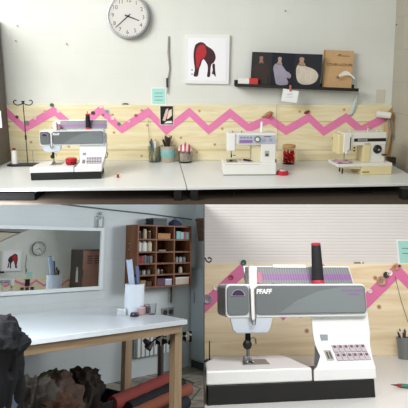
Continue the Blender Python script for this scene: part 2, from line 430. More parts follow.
# ledge with brochures
a = W(235, 85, .1); b = W(358.5, 90, .1)
ang = math.atan2(b.z - a.z, b.x - a.x); Ls = math.hypot(b.x - a.x, b.z - a.z)
lg = thing('picture_ledge', 'narrow black wall ledge holding dark brochures and a kraft-paper book', 'shelf')
MB().box(0, Ls, -.1, 0, -.008, .004).obj('shelf_board', BLACK, lg, bev=.001)
MB().box(0, Ls, -.104, -.098, -.010, .010).obj('front_lip', BLACK, lg, bev=.001)
MB().box(0, Ls, -.006, 0, .004, .03).obj('back_strip', BLACK, lg, bev=.001)
put(lg, TF, (a.x, YW, a.z), ry=-ang)
def onledge(u, v, dy, ob):
    """stands object on the tilted ledge at picture column u"""
    qx = TF.hy(u, v, YW - dy); x = (qx.x - a.x) / math.cos(ang)
    M = TF.M @ Matrix.Translation((a.x, YW, a.z)) @ Matrix.Rotation(-ang, 4, 'Y') @ Matrix.Translation((x, -dy, .0045))
    ob.matrix_world = M; return ob
NAVY = mat('#1b1d27', .3)
SH = 1/150
br = thing('folding_brochure', 'three-panelled dark brochure with pale draped torsos standing on the black ledge', 'brochure')
pw = [18.5*SH, 22.5*SH, 25.5*SH]; hgt = 31 * SH
ys = [(-.0, -.035), (-.035, -.01), (-.01, -.03)]
x = 0; figs = []
for k, (wp, (ya, yb)) in enumerate(zip(pw, ys)):
    mb = MB(); mb.loft([[(x, ya, 0), (x, ya, hgt), (x, ya + .002, hgt), (x, ya + .002, 0)], [(x + wp, yb, 0), (x + wp, yb, hgt), (x + wp, yb + .002, hgt), (x + wp, yb + .002, 0)]])
    pn = mb.obj('panel', mat(['#120e0d', '#1c202c', '#171922'][k], .6), br, smooth=False)
    def PP(fx, fz, off=.001):
        return (x + wp*fx, ya + (yb - ya)*fx - off, hgt*fz)
    shapes = {0: [('figure', '#2e211d', [(.3,.04),(.15,.3),(.1,.52),(.22,.64),(.4,.68),(.6,.68),(.8,.6),(.9,.42),(.82,.2),(.8,.04)]), ('neck', '#8a6656', [(.36,.66),(.4,.74),(.38,.84),(.45,.88),(.56,.86),(.56,.74),(.62,.67),(.48,.64)])],
              1: [('figure', '#a8a2b4', [(.3,.04),(.2,.18),(.13,.38),(.08,.55),(.16,.66),(.3,.68),(.42,.66),(.55,.55),(.66,.46),(.78,.42),(.88,.34),(.84,.24),(.70,.26),(.78,.12),(.7,.04)]), ('neck', '#b39a90', [(.22,.66),(.27,.74),(.26,.84),(.33,.88),(.42,.85),(.41,.74),(.46,.66),(.33,.63)])],
              2: [('figure', '#c9bfae', [(.14,.2),(.08,.4),(.08,.58),(.16,.68),(.3,.68),(.45,.62),(.62,.58),(.8,.5),(.9,.36),(.84,.2),(.68,.1),(.45,.07),(.26,.1)]), ('neck', '#ab8470', [(.14,.66),(.18,.76),(.16,.86),(.24,.9),(.34,.86),(.33,.76),(.4,.66),(.26,.62)])]}[k]
    for nm, cc, pts in shapes:
        pts = smooth(pts); A = [PP(*q, off=.0006) for q in pts]; B = [PP(*q, off=.0016) for q in pts]
        MB().loft([A, B]).obj(nm, mat(cc, .7, noise_amt=.25, scale=22), pn, smooth=False)
    if k == 2:
        for j in range(6):
            fx = .2 + j*.1
            MB().tube([PP(.24 + j*.03, .62 - .02*j, .002), PP(fx + .04, .4, .002), PP(fx + .05, .14, .002)], .001, 5).obj('pleat', mat('#e6dccb'), pn)
    x += wp
onledge(250.3, 84, .055, br)
bk = thing('pattern_book', 'kraft-paper cutting book standing at the right end of the black ledge', 'book')
bw_, bh_ = 27*SH, 36*SH
MB().box(0, bw_, 0, .012, 0, bh_).obj('cover', mat('#c9a476', .7, noise_amt=.12, scale=30), bk, bev=.001)
MB().box(-.010, 0, .001, .011, .001, bh_ - .001).obj('spine', mat('#a78456', .7), bk)
dk = mat('#5a3a28', .7)
text('title', 'COURS', .023, dk, bk, (bw_*.27, -.0008, bh_*.62)); text('title', 'de', .012, dk, bk, (bw_*.53, -.0008, bh_*.615)); text('title', 'COUPE', .023, dk, bk, (bw_*.77, -.0008, bh_*.62))
MB().box(bw_*.42, bw_*.86, -.0008, 0, bh_*.85, bh_*.865).obj('small_print', dk, bk); MB().box(bw_*.46, bw_*.56, -.0008, 0, bh_*.88, bh_*.9).obj('small_print', dk, bk)
onledge(323.5, 88, .06, bk); bk.matrix_world = bk.matrix_world @ Matrix.Rotation(math.radians(-6), 4, 'X')
bx = thing('small_box', 'flat white box with a red end lying at the left of the ledge', 'box')
MB().box(0, .068, -.022, .022, 0, .04).obj('white_sleeve', mat('#e8e6e2', .5), bx, bev=.001)
MB().box(.068, .125, -.022, .022, 0, .042).obj('red_end', mat('#c8322e', .5), bx, bev=.001)
onledge(238, 84, .072, bx)
rb = thing('ribbon_roll', 'curled white paper strip leaning against the kraft-paper book', 'ribbon')
mb = MB(); R1 = []
for i in range(15):
    t_ = i/14; xx = .02 + t_*.105; zz = .066 + .034*math.sin(PI*(t_*.9 + .12)) ; wdt = .006 + .011*math.sin(PI*min(1, t_*1.2 + .1))
    R1.append([(xx, -.01, zz - wdt), (xx, -.013, zz + wdt*.7), (xx, -.009, zz + wdt*.7), (xx, -.006, zz - wdt)])
mb.loft(R1).obj('strip', mat('#ece8de', .5), rb)
MB().lathe([(.009, 0), (.009, .01), (.004, .01)], (.02, -.004, .07), (-1, -.5, 0), 14).obj('dark_end', mat('#8a7a66'), rb)
MB().tube([(.12, -.008, .075), (.135, -.009, .055), (.14, -.008, .03), (.139, -.006, 0)], .0012, 6).obj('wire', mat('#aca69a'), rb)
onledge(334, 88, .072, rb)
nt_ = thing('paper_note', 'white paper note pegged below the black ledge', 'note')
MB().prism([(0, 0), (.1, -.012), (.112, .062), (.012, .078)], -.001, 0).obj('paper', mat('#eef0f0', .7), nt_)
MB().tube([(.038, -.0014, .04), (.044, -.0014, .046), (.05, -.0014, .038), (.058, -.0014, .046), (.066, -.0014, .039), (.074, -.0014, .044)], .0012, 5).obj('writing_line', mat('#8a8a90'), nt_); MB().box(.03, .075, -.0016, -.001, .024, .026).obj('writing_line', mat('#9a9aa0'), nt_)
MB().box(.05, .062, -.01, .006, .062, .1).obj('clothespin', mat('#b86a54'), nt_, bev=.002)
q = W(281, 101, .11); put(nt_, TF, (q.x, YW - .11, q.z))

# nails and specks on the wall
for u, v, l in ((16.5, 41, 'small dark nail in the upper left of the white wall, nearer the locker'), (67, 44, 'small dark nail in the white wall between locker and clock'), (18, 26, 'faint small nail above the other nail near the locker'),
                (285, 11, 'small nail high on the wall above the dark brochure'), (395, 25, 'dark nail in the wall corner')):
    q = W(u, v); n = MB().lathe([(.001, 0), (.001, .010), (.0042, .010), (.0035, .012), (0, .013)], ax=(0, -1, 0), n=12).obj('wall_nail', mat('#4a4642', .5)); tag(n, l, 'nail'); put(n, TF, (q.x, YW - (.002 if u < 390 else .012), q.z))
q = W(125.5, 103.6); o = MB().tube([(-.02, 0, 0), (-.01, -.004, .004), (.01, -.004, .004), (.02, 0, 0)], .003, 8).obj('wall_hook', BLACK); tag(o, 'small black hook at the top edge of the pine board below the clock', 'hook'); put(o, TF, (q.x, YW - .005, zt + .002))
# hanging thread wires
cable('hanging_wire', [(149, 116), (148.6, 128), (149.4, 142), (148.6, 157)], YW - .03, TF, .0012, mat('#8a7a60'), 'thin wire hanging down the pine board beside the pen tumbler', 'wire')
cable('hanging_wire', [(277, 104), (276.6, 118), (277.6, 130), (277.2, 152)], YW - .03, TF, .0012, mat('#9a8a70'), 'thin wire hanging down the pine board left of the red jar', 'wire')

# pinned fabric scraps on the zigzag
def scrap(fr, pts, y0, hexc, label, name='fabric_scrap', cat='fabric', d=.012):
    P = [fr.hy(u, v, y0) for u, v in pts]; c = sum(P, Vector()) / len(P)
    rim = [q - c for q in P]; mb = MB()
    mid = [Vector((q.x*.6, -d, q.z*.6)) for q in rim]; top = [Vector((q.x*.15, -d*1.3, q.z*.15)) for q in rim]
    mb.loft([rim, mid, top]); o = mb.obj(name, mat(hexc, .8, noise_amt=.2, scale=80), sub=1); tag(o, label, cat); c.y = y0; return put(o, fr, c)
scrap(TF, [(262, 117), (264, 113), (270, 109.5), (275, 110.5), (274.5, 114), (269, 116), (265, 119), (257, 117.5)], YW - .021, '#b08a5a', 'tan cloth scrap pinned above the zigzag left of the thin wire')
scrap(TF, [(264, 119), (268, 113.5), (274, 112), (272, 117), (268, 120)], YW - .034, '#b8485a', 'red cloth scrap tucked under the tan scrap on the zigzag')
scrap(TF, [(301, 114), (305, 110), (311, 109), (311, 112), (306, 115)], YW - .022, '#7c3a34', 'dark red cloth scrap at the zigzag peak above the red jar')
scrap(TF, [(346, 120), (349, 112), (358, 86), (362, 87), (357, 108), (352, 120)], YW - .022, '#c4d2d0', 'pale translucent ribbon hanging from the right end of the ledge', 'ribbon', 'ribbon', d=.006)

# thread cone sticking from the wall at right
tc2 = thing('thread_cone', 'white thread cone mounted sideways on the wall above the dial-knob machine', 'thread')
MB().lathe([(.022, 0), (.021, .085), (.017, .09), (0, .09)], ax=(1, -.25, -.1), n=24).obj('thread', mat('#e9e6de', .8), tc2)
MB().lathe([(.010, .09), (.010, .094), (0, .094)], ax=(1, -.25, -.1), n=16).obj('core', BLACK, tc2)
q = W(376.5, 114, .06); put(tc2, TF, (q.x, q.y, q.z))
MB().cyl((.04, .0, 0), (.04, .06, 0), .004).obj('peg', DARKMETAL, tc2)

# hanging paper patterns in the corner
pp = thing('paper_pattern_bundle', 'brown paper patterns hanging in the corner beside the rightmost machine', 'paper')
def sheet(name, pts, y0, hexc, wob, ph):
    P = [TF.hy(u, v, y0) for u, v in pts]
    c = TF.hy(390, 130, YW - .05)
    A = []; 
    for i, q in enumerate(P):
        q = q - c; A.append(Vector((q.x, q.y + wob * math.sin(i*1.7 + ph), q.z)))
    mb = MB(); n = len(A); ctr = sum(A, Vector())/n
    vs = [mb.b.verts.new(q) for q in A]; vs2 = [mb.b.verts.new(q + Vector((0, .004, 0))) for q in A]
    c1_ = mb.b.verts.new(ctr + Vector((0, -wob, 0))); c2_ = mb.b.verts.new(ctr + Vector((0, .004 - wob, 0)))
    for i in range(n):
        j = (i+1) % n; mb.b.faces.new((vs[i], vs[j], c1_)); mb.b.faces.new((vs2[j], vs2[i], c2_)); mb.b.faces.new((vs[j], vs[i], vs2[i], vs2[j]))
    return mb.obj(name, mat(hexc, .8, noise_amt=.2, scale=25), pp, smooth=False)
sheet('paper_sheet', [(387, 113), (392, 108), (396, 116), (398, 130), (396, 148), (390, 158), (385, 155), (384, 136)], YW - .03, '#b39162', .006, 0)
sheet('paper_sheet', [(389, 114), (394, 112), (399, 122), (400, 134), (395, 150), (392, 136)], YW - .06, '#9f7c52', .008, 1)
sheet('paper_sheet', [(385, 124), (389, 118), (391, 134), (388, 152), (384, 158), (383, 140)], YW - .05, '#c4a678', .006, 2)
for k, (pts) in enumerate(([(388, 120), (389.5, 132), (386, 146)], [(391, 118), (393.5, 132), (396, 146)])):
    Q = [TF.hy(u, v, YW - .078) - TF.hy(390, 130, YW - .05) for u, v in pts]
    MB().tube(Q, .003, 6).obj('blue_strap', mat('#6a8a98'), pp)
put(pp, TF, TF.hy(390, 130, YW - .05))
bs = TF.hz(391, 166, TZ)
o = thing('dark_tin', 'low dark tin in the table corner under the hanging paper patterns', 'tin')
MB().box(-.035, .035, -.02, .02, 0, .03).obj('body', mat('#4a3a30', .5), o, bev=.003); MB().box(-.037, .037, -.022, .022, .03, .038).obj('lid', mat('#3a2e28', .5), o, bev=.002)
put(o, TF, (T(390, 162).x, YW - .09, TZ))
o = MB().prism([(0, 0), (.07, 0), (.07, .11), (0, .11)], -.004, 0).obj('wall_plate', mat('#cfcab8', .6)); tag(o, 'pale square plate on the wall above the hanging thread cone', 'plate'); q = W(375, 108); put(o, TF, (q.x, YW, zt + .01), s=.8)

# locker at the far left
lk = thing('metal_locker', 'grey metal locker at the left edge of the upper wall', 'locker')
e = TF.hy(5.0, 14, YW - .35); zb = TF.hy(2, 104, YW - .35).z
MB().box(-.5, 0, 0, .34, 0, e.z - TZ).obj('body', mat('#6c675f', .5, .3, noise_amt=.1), lk, bev=.004)
MB().box(-.49, -.015, -.012, -.001, .03, e.z - TZ - .03).obj('door', mat('#746a5e', .5, .3), lk, bev=.002)
MB().box(-.012, -.004, -.01, 0, .1, .6).obj('edge_strip', mat('#57524a', .5, .3), lk)
put(lk, TF, (W(4.0, 60).x, YW - .36, TZ))
tgp = MB().box(-.05, .006, -.004, 0, -.04, .06).obj('paper_tag', mat('#dfe4e6')); tag(tgp, 'white paper tag stuck on the locker edge by the pine board', 'tag'); q = TF.hy(.8, 121, YW - .375); put(tgp, TF, (q.x, YW - .375, q.z))

# ------------------------------------------------------------------ sewing machines
GREY_P = mat('#6f7577', .3); CHART = m_chart('stitch_chart', '#8b8d90', '#74767a', '#a878a8')
def pfaff(label, detail=True):
    t = thing('sewing_machine', label, 'sewing machine')
    Wh = mat('#e6e8e8', .3)
    MB().prism([(.004, .001), (.424, .001), (.424, .195), (.066, .195), (.024, .12)], 0, .042, 'z').obj('base_tray', mat('#181818', .5), t, bev=.002)
    # bed (left) with bevelled left end, and console body (right)
    MB().prism([(0, .0), (.262, .0), (.262, .2), (.062, .2), (.020, .12)], .042, .0735, 'z').obj('bed', Wh, t, bev=.005, seg=3)
    side = [(0, .042), (0, .068), (.006, .0745), (.026, .094), (.048, .118), (.060, .145), (.066, .195), (.13, .195), (.15, .15), (.15, .042)]
    def col_w(y, z):
        k = max(0, min(1, (z - .06) / .10)); k = k*k*(3-2*k)
        k2 = max(0, min(1, (z - .07) / .012)); return .264 + .030*k2 + (.05 if y > .1 else 0) + (.04 if y > .1 and z < .07 else 0), .430 + .028*k
    mb = MB(); l = []; r = []
    for y, z in side:
        x0, x1 = col_w(y, z); l.append((x0, y, z)); r.append((x1, y, z))
    mb.loft([l, r]).obj('console_body', Wh, t, bev=.003, seg=3)
    def rrect(x0, x1, z0, z1, r, n=5):
        P = []
        for cx, cz, a0 in ((x1-r, z1-r, 0), (x0+r, z1-r, PI/2), (x0+r, z0+r, PI), (x1-r, z0+r, 1.5*PI)):
            for i in range(n+1): P.append((cx + r*math.cos(a0 + i*PI/2/n), cz + r*math.sin(a0 + i*PI/2/n)))
        return P
    MB().prism(rrect(.060, .448, .186, .269, .012), .05, .15).obj('arm_shell', Wh, t, bev=.003)
    MB().prism(rrect(.064, .120, .194, .265, .010), .0455, .052).obj('head_panel', GREY_P, t, bev=.001)
    MB().prism(rrect(.139, .444, .194, .265, .010), .0455, .052).obj('front_panel', GREY_P, t, bev=.001)
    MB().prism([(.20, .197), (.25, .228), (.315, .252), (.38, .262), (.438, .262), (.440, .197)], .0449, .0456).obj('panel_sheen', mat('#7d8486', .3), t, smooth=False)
    text('brand_lettering', 'PFAFF', .0165, mat('#f2f2f2'), t, (.160, .0448, .250), bold=.0007, sx=.95, shear=.15)
    for a0, a1, zz in ((.375, .405, .251), (.409, .436, .251), (.395, .425, .241)): MB().box(a0, a1, .0442, .0456, zz, zz + .0035).obj('purple_print', mat('#8a6a9a'), t)
    MB().prism([(.092 + .018*math.cos(PI*i/14), .240 + .016*math.sin(PI*i/14)) for i in range(15)], .0435, .046).obj('badge_rim', mat('#a8a4b4'), t, smooth=False)
    MB().prism([(.092 + .0155*math.cos(PI*i/14), .2415 + .013*math.sin(PI*i/14)) for i in range(15)], .0425, .044).obj('badge', mat('#3a2348'), t, smooth=False)
    MB().box(.122, .137, .046, .052, .18, .267).obj('slot_cover', mat('#eeeeec', .3), t, bev=.002)
    MB().tube([(.1235, .044, .258), (.124, .042, .190), (.127, .042, .170), (.134, .042, .170), (.137, .042, .190), (.1365, .044, .258)], .0016, 6).obj('thread_lever', CHROME, t)
    mb = MB()
    mb.loft([[(.070, .053, .19), (.187, .053, .19), (.182, .12, .19), (.096, .12, .19)], [(.078, .055, .158), (.178, .055, .158), (.174, .115, .158), (.104, .115, .158)], [(.090, .058, .148), (.170, .058, .148), (.166, .11, .148), (.112, .11, .148)]])
    mb.obj('head_cover', mat('#c9d2dc', .3), t, bev=.003)
    nx = .128
    MB().cyl((nx, .09, .152), (nx, .09, .125), .0032).obj('needle_bar', CHROME, t)
    MB().box(nx-.007, nx+.006, .082, .094, .108, .145).obj('needle_clamp', DARKMETAL, t, bev=.002)
    MB().ball((nx-.005, .079, .119), .012, (1, .6, 1)).obj('clamp_screw', BLACK, t)
    MB().cyl((nx, .09, .075), (nx, .09, .115), .0012).obj('needle', CHROME, t)
    MB().tube([(nx+.004, .088, .130), (nx+.012, .084, .136), (nx+.018, .082, .132), (nx+.019, .082, .120)], .0018, 6).obj('thread_guide', CHROME, t)
    mb = MB().box(nx-.003, nx+.004, .088, .096, .082, .112); mb.box(nx-.011, nx-.006, .07, .105, .0755, .080); mb.box(nx+.004, nx+.009, .07, .105, .0755, .080); mb.box(nx-.011, nx+.009, .088, .102, .077, .088)
    mb.obj('presser_foot', CHROME, t, bev=.001)
    MB().prism([(.104, .06), (.175, .06), (.186, .13), (.124, .13)], .0730, .0750, 'z').obj('needle_plate', mat('#8d8a84', .35, .6), t, bev=.0005)
    lid = MB()
    lid.loft([[(.138, .135, .264), (.462, .135, .264), (.462, .142, .264), (.138, .142, .264)], [(.138, .16, .319), (.462, .16, .319), (.462, .167, .317), (.138, .167, .317)]])
    lid = lid.obj('lid', Wh, t, bev=.002)
    def L2(x, f, off): return (x, .135 + .025*f - off, .265 + .054*f)
    def lidquad(x0, x1, f0, f1, name, m, off=.002):
        MB().loft([[L2(x0, f0, .0), L2(x1, f0, .0), L2(x1, f1, .0), L2(x0, f1, .0)], [L2(x0, f0, off), L2(x1, f0, off), L2(x1, f1, off), L2(x0, f1, off)]]).obj(name, m, lid, smooth=False)
    lidquad(.170, .458, .05, .93, 'stitch_chart', CHART); lidquad(.140, .458, .30, .56, 'purple_chart_band', m_chart('purple_chart', '#96709f', '#835c8e', '#000'), .003)
    lidquad(.225, .325, .9, 1.06, 'lid_grip', Wh, .004)
    MB().box(.134, .158, .09, .13, .267, .315).obj('bobbin_winder', mat('#eeede8', .35), t, bev=.004)
    MB().cyl((.168, .11, .267), (.168, .11, .300), .009).obj('bobbin', mat('#c88a9c'), t)
    MB().box(.155, .18, .065, .085, .268, .272).obj('top_button', mat('#8a8a8c'), t, bev=.001); MB().box(.195, .22, .065, .085, .268, .272).obj('top_button', mat('#8a8a8c'), t, bev=.001)
    MB().cyl((.344, .12, .266), (.344, .12, .37), .002).obj('spool_pin', BLACK, t)
    MB().lathe([(0, 0), (.026, 0), (.030, .004), (.030, .010), (.024, .014), (0, .014)], (.446, .10, .218), (1, 0, 0), 28).obj('handwheel', mat('#c3c8d2', .3), t)
    def K(x, f, off):
        y = .0065 + (.048 - .0065)*f; z = .0745 + (.118 - .0745)*f; n = Vector((0, -.72, .69)); return Vector((x, y, z)) + n*off
    def kq(x0, x1, f0, f1, off, name, m):
        MB().loft([[K(x0, f0, 0), K(x1, f0, 0), K(x1, f1, 0), K(x0, f1, 0)], [K(x0, f0, off), K(x1, f0, off), K(x1, f1, off), K(x0, f1, off)]]).obj(name, m, t, smooth=False, bev=.0006)
    for r_ in range(2):
        for c in range(6):
            x0 = .336 + c*.0156; f0 = .20 + r_*.40
            kq(x0, x0 + .0136, f0, f0 + .35, .003, 'key', mat('#b9b0b6', .5))
            kq(x0 + .003, x0 + .0105, f0 + .19, f0 + .30, .0036, 'key_mark', mat('#6d3f58', .5))
    kq(.310, .329, .24, .72, .002, 'display_window', mat('#b2aeaa', .3)); kq(.313, .3185, .3, .64, .0026, 'display_slot', mat('#5a5550', .3)); kq(.321, .326, .3, .64, .0026, 'display_slot', mat('#5a5550', .3))
    MB().box(.312, .332, .052, .068, .114, .142).obj('rocker_switch', mat('#9aa0a8', .3), t, bev=.001)
    MB().tube([(.430, .14, .12), (.447, .145, .135), (.457, .145, .12), (.452, .145, .10), (.430, .14, .09)], .003, 6).obj('side_cable', BLACK, t)
    return t

def cone_spool(label, top='#b02a3a', body='#17171b', h=.095, r=.0155):
    t = thing('thread_cone', label, 'thread')
    MB().lathe([(r, .008), (r*1.02, .012), (r*.82, h - .008), (r*.8, h - .008)], n=28).obj('thread', mat(body, .7, bump=.2, scale=200), t)
    MB().lathe([(r*.8, h - .008), (r*.84, h - .003), (r*.7, h), (0, h)], n=28).obj('top_cap', mat(top, .5), t)
    MB().lathe([(r*1.08, 0), (r*1.08, .006), (r, .009)], n=28).obj('bottom_cap', mat(top, .5), t)
    return t

def place2(t, fr, z, a, b, length, sz=1):
    """front left and front right base corners seen at picture points a and b"""
    A = fr.hz(a[0], a[1], z); B = fr.hz(b[0], b[1], z); d = B - A
    s = d.length / length; put(t, fr, A, rz=math.atan2(d.y, d.x), s=s); t.matrix_world = t.matrix_world @ Matrix.Diagonal((1, 1, sz, 1)); print('PLACE', t.name, 'scale', round(s, 3), 'yaw', round(math.degrees(math.atan2(d.y, d.x)), 1), 'y', round(A.y, 3))
    return s, A, math.atan2(d.y, d.x)
def onto(fr, A, rz, s, loc): return Matrix.Translation(A) @ Matrix.Rotation(rz, 4, 'Z') @ Matrix.Scale(s, 4) @ Vector(loc)

m1 = pfaff('white sewing machine with dark grey front panel and black base below the clock')
s, A, yw = place2(m1, TF, TZ, (30.3, 180.6), (100.5, 178.8), .42, 1.1)
cs = cone_spool('black thread cone with red ends standing on the grey-fronted machine'); put(cs, TF, onto(TF, A, yw, s, (.344, .13, .268*1.1 + .001)), s=s)
tin = thing('pin_tin', 'round red tin on the bed of the grey-fronted machine', 'tin')
MB().lathe([(0, 0), (.030, 0), (.034, .004), (.034, .022), (0, .022)], n=32).obj('body', mat('#8e1620', .25), tin)
MB().lathe([(.0355, .021), (.0365, .025), (.0355, .036), (.030, .040), (0, .041)], n=32).obj('lid', mat('#c0202c', .2), tin)
put(tin, TF, onto(TF, A, yw, s, (.238, .07, .0745*1.1)), s=s*1.0)

# thread stand (left of machine)
def thread_stand(label):
    t = thing('thread_stand', label, 'thread stand')
    MB().prism([(-.09, -.03), (-.05, -.045), (.1, -.03), (.13, .01), (.09, .04), (-.08, .03)], 0, .012, 'z').obj('base', mat('#15171c', .4), t, bev=.004)
    MB().cyl((.03, .02, .01), (.03, .02, .42), .0028, n=10).obj('pole', DARKMETAL, t)
    MB().cyl((.03, .02, .17), (.03, .02, .2), .006, n=10).obj('pole_joint', BLACK, t)
    MB().cyl((.075, 0, .01), (.075, 0, .10), .0022, n=8).obj('spool_pin', mat('#a8a49a', .4, .5), t)
    def hook(sg):
        pts = [(.03, .02, .395)] + [(.03 + sg*(.03 + .022*math.sin(a)*1.0), .02, .405 + .018*math.cos(a)) for a in [PI*1.35 - i*PI*1.3/10 for i in range(0)]]
        pts = [(.03, .02, .41), (.03 + sg*.018, .02, .398), (.03 + sg*.04, .02, .395), (.03 + sg*.058, .02, .404), (.03 + sg*.062, .02, .418), (.03 + sg*.052, .02, .428), (.03 + sg*.042, .02, .424)]
        MB().tube(pts, .0035, 8).obj('thread_hook', DARKMETAL, t)
    hook(-1); hook(1)
    MB().lathe([(.001, 0), (.012, .02), (0, .02)], (.03, .02, .402), n=12).obj('pole_cap', BLACK, t)
    return t
ts = thread_stand('black thread stand with tall double-hook pole left of the grey-fronted machine')
q = T(21, 165.5); put(ts, TF, (q.x, q.y, TZ), s=.93)
ts_top = TF.hy(25, 101, q.y + .02)
ss = (ts_top.z - TZ) / .422; put(ts, TF, (TF.hy(24, 130, q.y).x - .03*ss, q.y, TZ), s=ss)
wc = thing('thread_cone', 'white thread cone with a red tip standing on the black thread stand', 'thread')
MB().lathe([(.020, .001), (.021, .006), (.0155, .085), (.012, .09), (0, .09)], n=28).obj('thread', mat('#e9e8e6', .8), wc)
MB().lathe([(.012, .09), (.011, .1), (.006, .104), (0, .104)], n=20).obj('tip', mat('#8c3a34', .6), wc)
q2 = TF.hz(14.5, 165, TZ + .012*ss); put(wc, TF, (TF.hy(14.0, 150, q.y).x, q.y, TZ + .0125*ss), s=ss)

# small orange thing
o = thing('rubber_cap', 'tiny orange-brown bobbin lying alone on the white table', 'bobbin')
MB().lathe([(0.009, 0), (.009, .003), (.004, .004), (.004, .014), (.009, .015), (.009, .018), (0, .018)], n=20).obj('reel', mat('#c0642c', .5), o); MB().lathe([(.0065, .004), (.0065, .014)], n=18).obj('thread', mat('#9a3a20', .8), o)
o.name = 'bobbin'; q = T(118, 177.5); put(o, TF, (q.x, q.y, TZ))

# pen tumblers and jar
GLASS = mat('#dfe8e6', .08, trans=.85)
def tumbler(name, label, cat, x, y, z, r, h, m, pens, fr, s=1, band=None, hollow=True):
    t = thing(name, label, cat)
    MB().lathe([(0, 0), (r*.92, 0), (r, h), (r*.92, h), (r*.86, .004), (0, .004)], n=28).obj('cup', m, t)
    if band: MB().lathe([(r*.955, h*.3), (r*.97, h*.32), (r*.99, h*.78), (r*.975, h*.8), (r*.93, h*.78), (r*.93, h*.3)], n=28).obj('label_band', band, t)
    put(t, fr, (x, y, z), s=s)
    for i, (dx, dy, hh, c, lab, nm, rad) in enumerate(pens):
        o = thing(nm, lab, nm.split('_')[-1] if '_' in nm else nm)
        b0 = Vector((-dx*.35*r, -dy*.35*r, .006)); b1 = Vector((dx*r*1.0, dy*r*.7, hh)); dirn = (b1-b0).normalized()
        MB().cyl(b0, b1 - dirn*.012, rad, n=8).obj('barrel', mat(c, .5), o)
        MB().cyl(b1 - dirn*.012, b1, rad*1.0, rad*.35, n=8).obj('tip', mat('#2a2622' if i % 2 else '#c8b48a', .5), o)
        put(o, fr, (x, y, z), s=s)
    return t
def TB(u, v): q = T(u, v); return q.x, q.y
x, y = TB(155, 161.5)
tumbler('glass_tumbler', 'glass tumbler of pens and a brush, left of the two pen holders', 'tumbler', x, y, TZ, .036, .085, mat('#cfd3c6', .1, trans=.9, ior=1.15), [
    (-.8, .2, .125, '#2d3a52', 'dark blue pen leaning left in the glass tumbler', 'pen', .0045), (-.5, -.3, .13, '#4a7a9a', 'blue pen beside the dark pen in the glass tumbler', 'pen', .0045),
    (.1, .3, .125, '#e8e0d0', 'cream handled brush in the glass tumbler', 'paint_brush', .008), (-.6, .5, .11, '#3a3430', 'short dark pencil in the glass tumbler', 'pencil', .003), (.7, -.2, .1, '#b89a68', 'pale wooden pencil at the right of the glass tumbler', 'pencil', .004)], TF, s=1.2)
x, y = TB(168, 161.5)
tumbler('pen_pot', 'patterned teal pen pot full of tools beside the glass tumbler', 'pot', x, y, TZ, .042, .09, mat('#b3a896', .5, noise_amt=.2, scale=50), [
    (-.7, .1, .135, '#2a2624', 'black pen leaning left in the teal pot', 'pen', .006), (-.3, .4, .145, '#4c3028', 'dark brown brush standing up in the teal pot', 'paint_brush', .007), (.2, -.2, .15, '#23201f', 'tall black marker in the teal pot', 'marker', .008),
    (.5, .3, .145, '#c9a08c', 'pinkish pencil in the teal pot', 'pencil', .005), (.7, -.3, .13, '#8a7a70', 'grey pencil leaning right in the teal pot', 'pencil', .005), (0, .6, .14, '#d8d4cc', 'white chalk pencil in the teal pot', 'pencil', .006)], TF, s=1.2, band=mat('#86b8b4', .5, noise_amt=.3, scale=60))
x, y = TB(185.5, 162)
jr = thing('glass_jar', 'glass jar under a red and white cloth cap, right of the pen pots', 'jar')
MB().lathe([(0, 0), (.036, 0), (.039, .008), (.039, .058), (.031, .07), (.031, .078), (.027, .078), (.027, .068), (.034, .056), (.034, .006), (0, .006)], n=32).obj('glass', mat('#e9efec', .05, trans=1, ior=1.12), jr)
MB().lathe([(.031, .0), (.0322, .03), (.026, .046), (0, .05)], (0, 0, .007), n=20).obj('haberdashery', mat('#b8a49a', .7, noise_amt=.7, scale=60), jr)
mb = MB(); rings = []
for k, (rr_, zz) in enumerate([(.040, .066), (.036, .08), (.032, .092), (.018, .1), (.003, .102)]):
    rings.append([((rr_*(1 + (.1 if k == 0 else .04)*math.sin(8*2*PI*i/48)))*math.cos(2*PI*i/48), (rr_*(1 + (.1 if k == 0 else .04)*math.sin(8*2*PI*i/48)))*math.sin(2*PI*i/48), zz) for i in range(48)])
mb.loft(rings); mcap, nt, b_, N, L_ = nodes('striped_cloth'); tc0 = N('ShaderNodeTexCoord'); wv = N('ShaderNodeTexWave'); wv.inputs['Scale'].default_value = 14; L_(tc0.outputs['Object'], wv.inputs['Vector']); r0 = N('ShaderNodeValToRGB'); r0.color_ramp.interpolation = 'CONSTANT'; ramp(r0, [(0, lin('#c03444')), (.5, lin('#e8dcdc'))]); L_(wv.outputs[1], r0.inputs[0]); L_(r0.outputs[0], b_.inputs['Base Color'])
mb.obj('cloth_cap', mcap, jr); MB().ball((0, 0, .108), .005).obj('knob', mat('#c9a090'), jr)
put(jr, TF, (x, y, TZ), s=1.2)

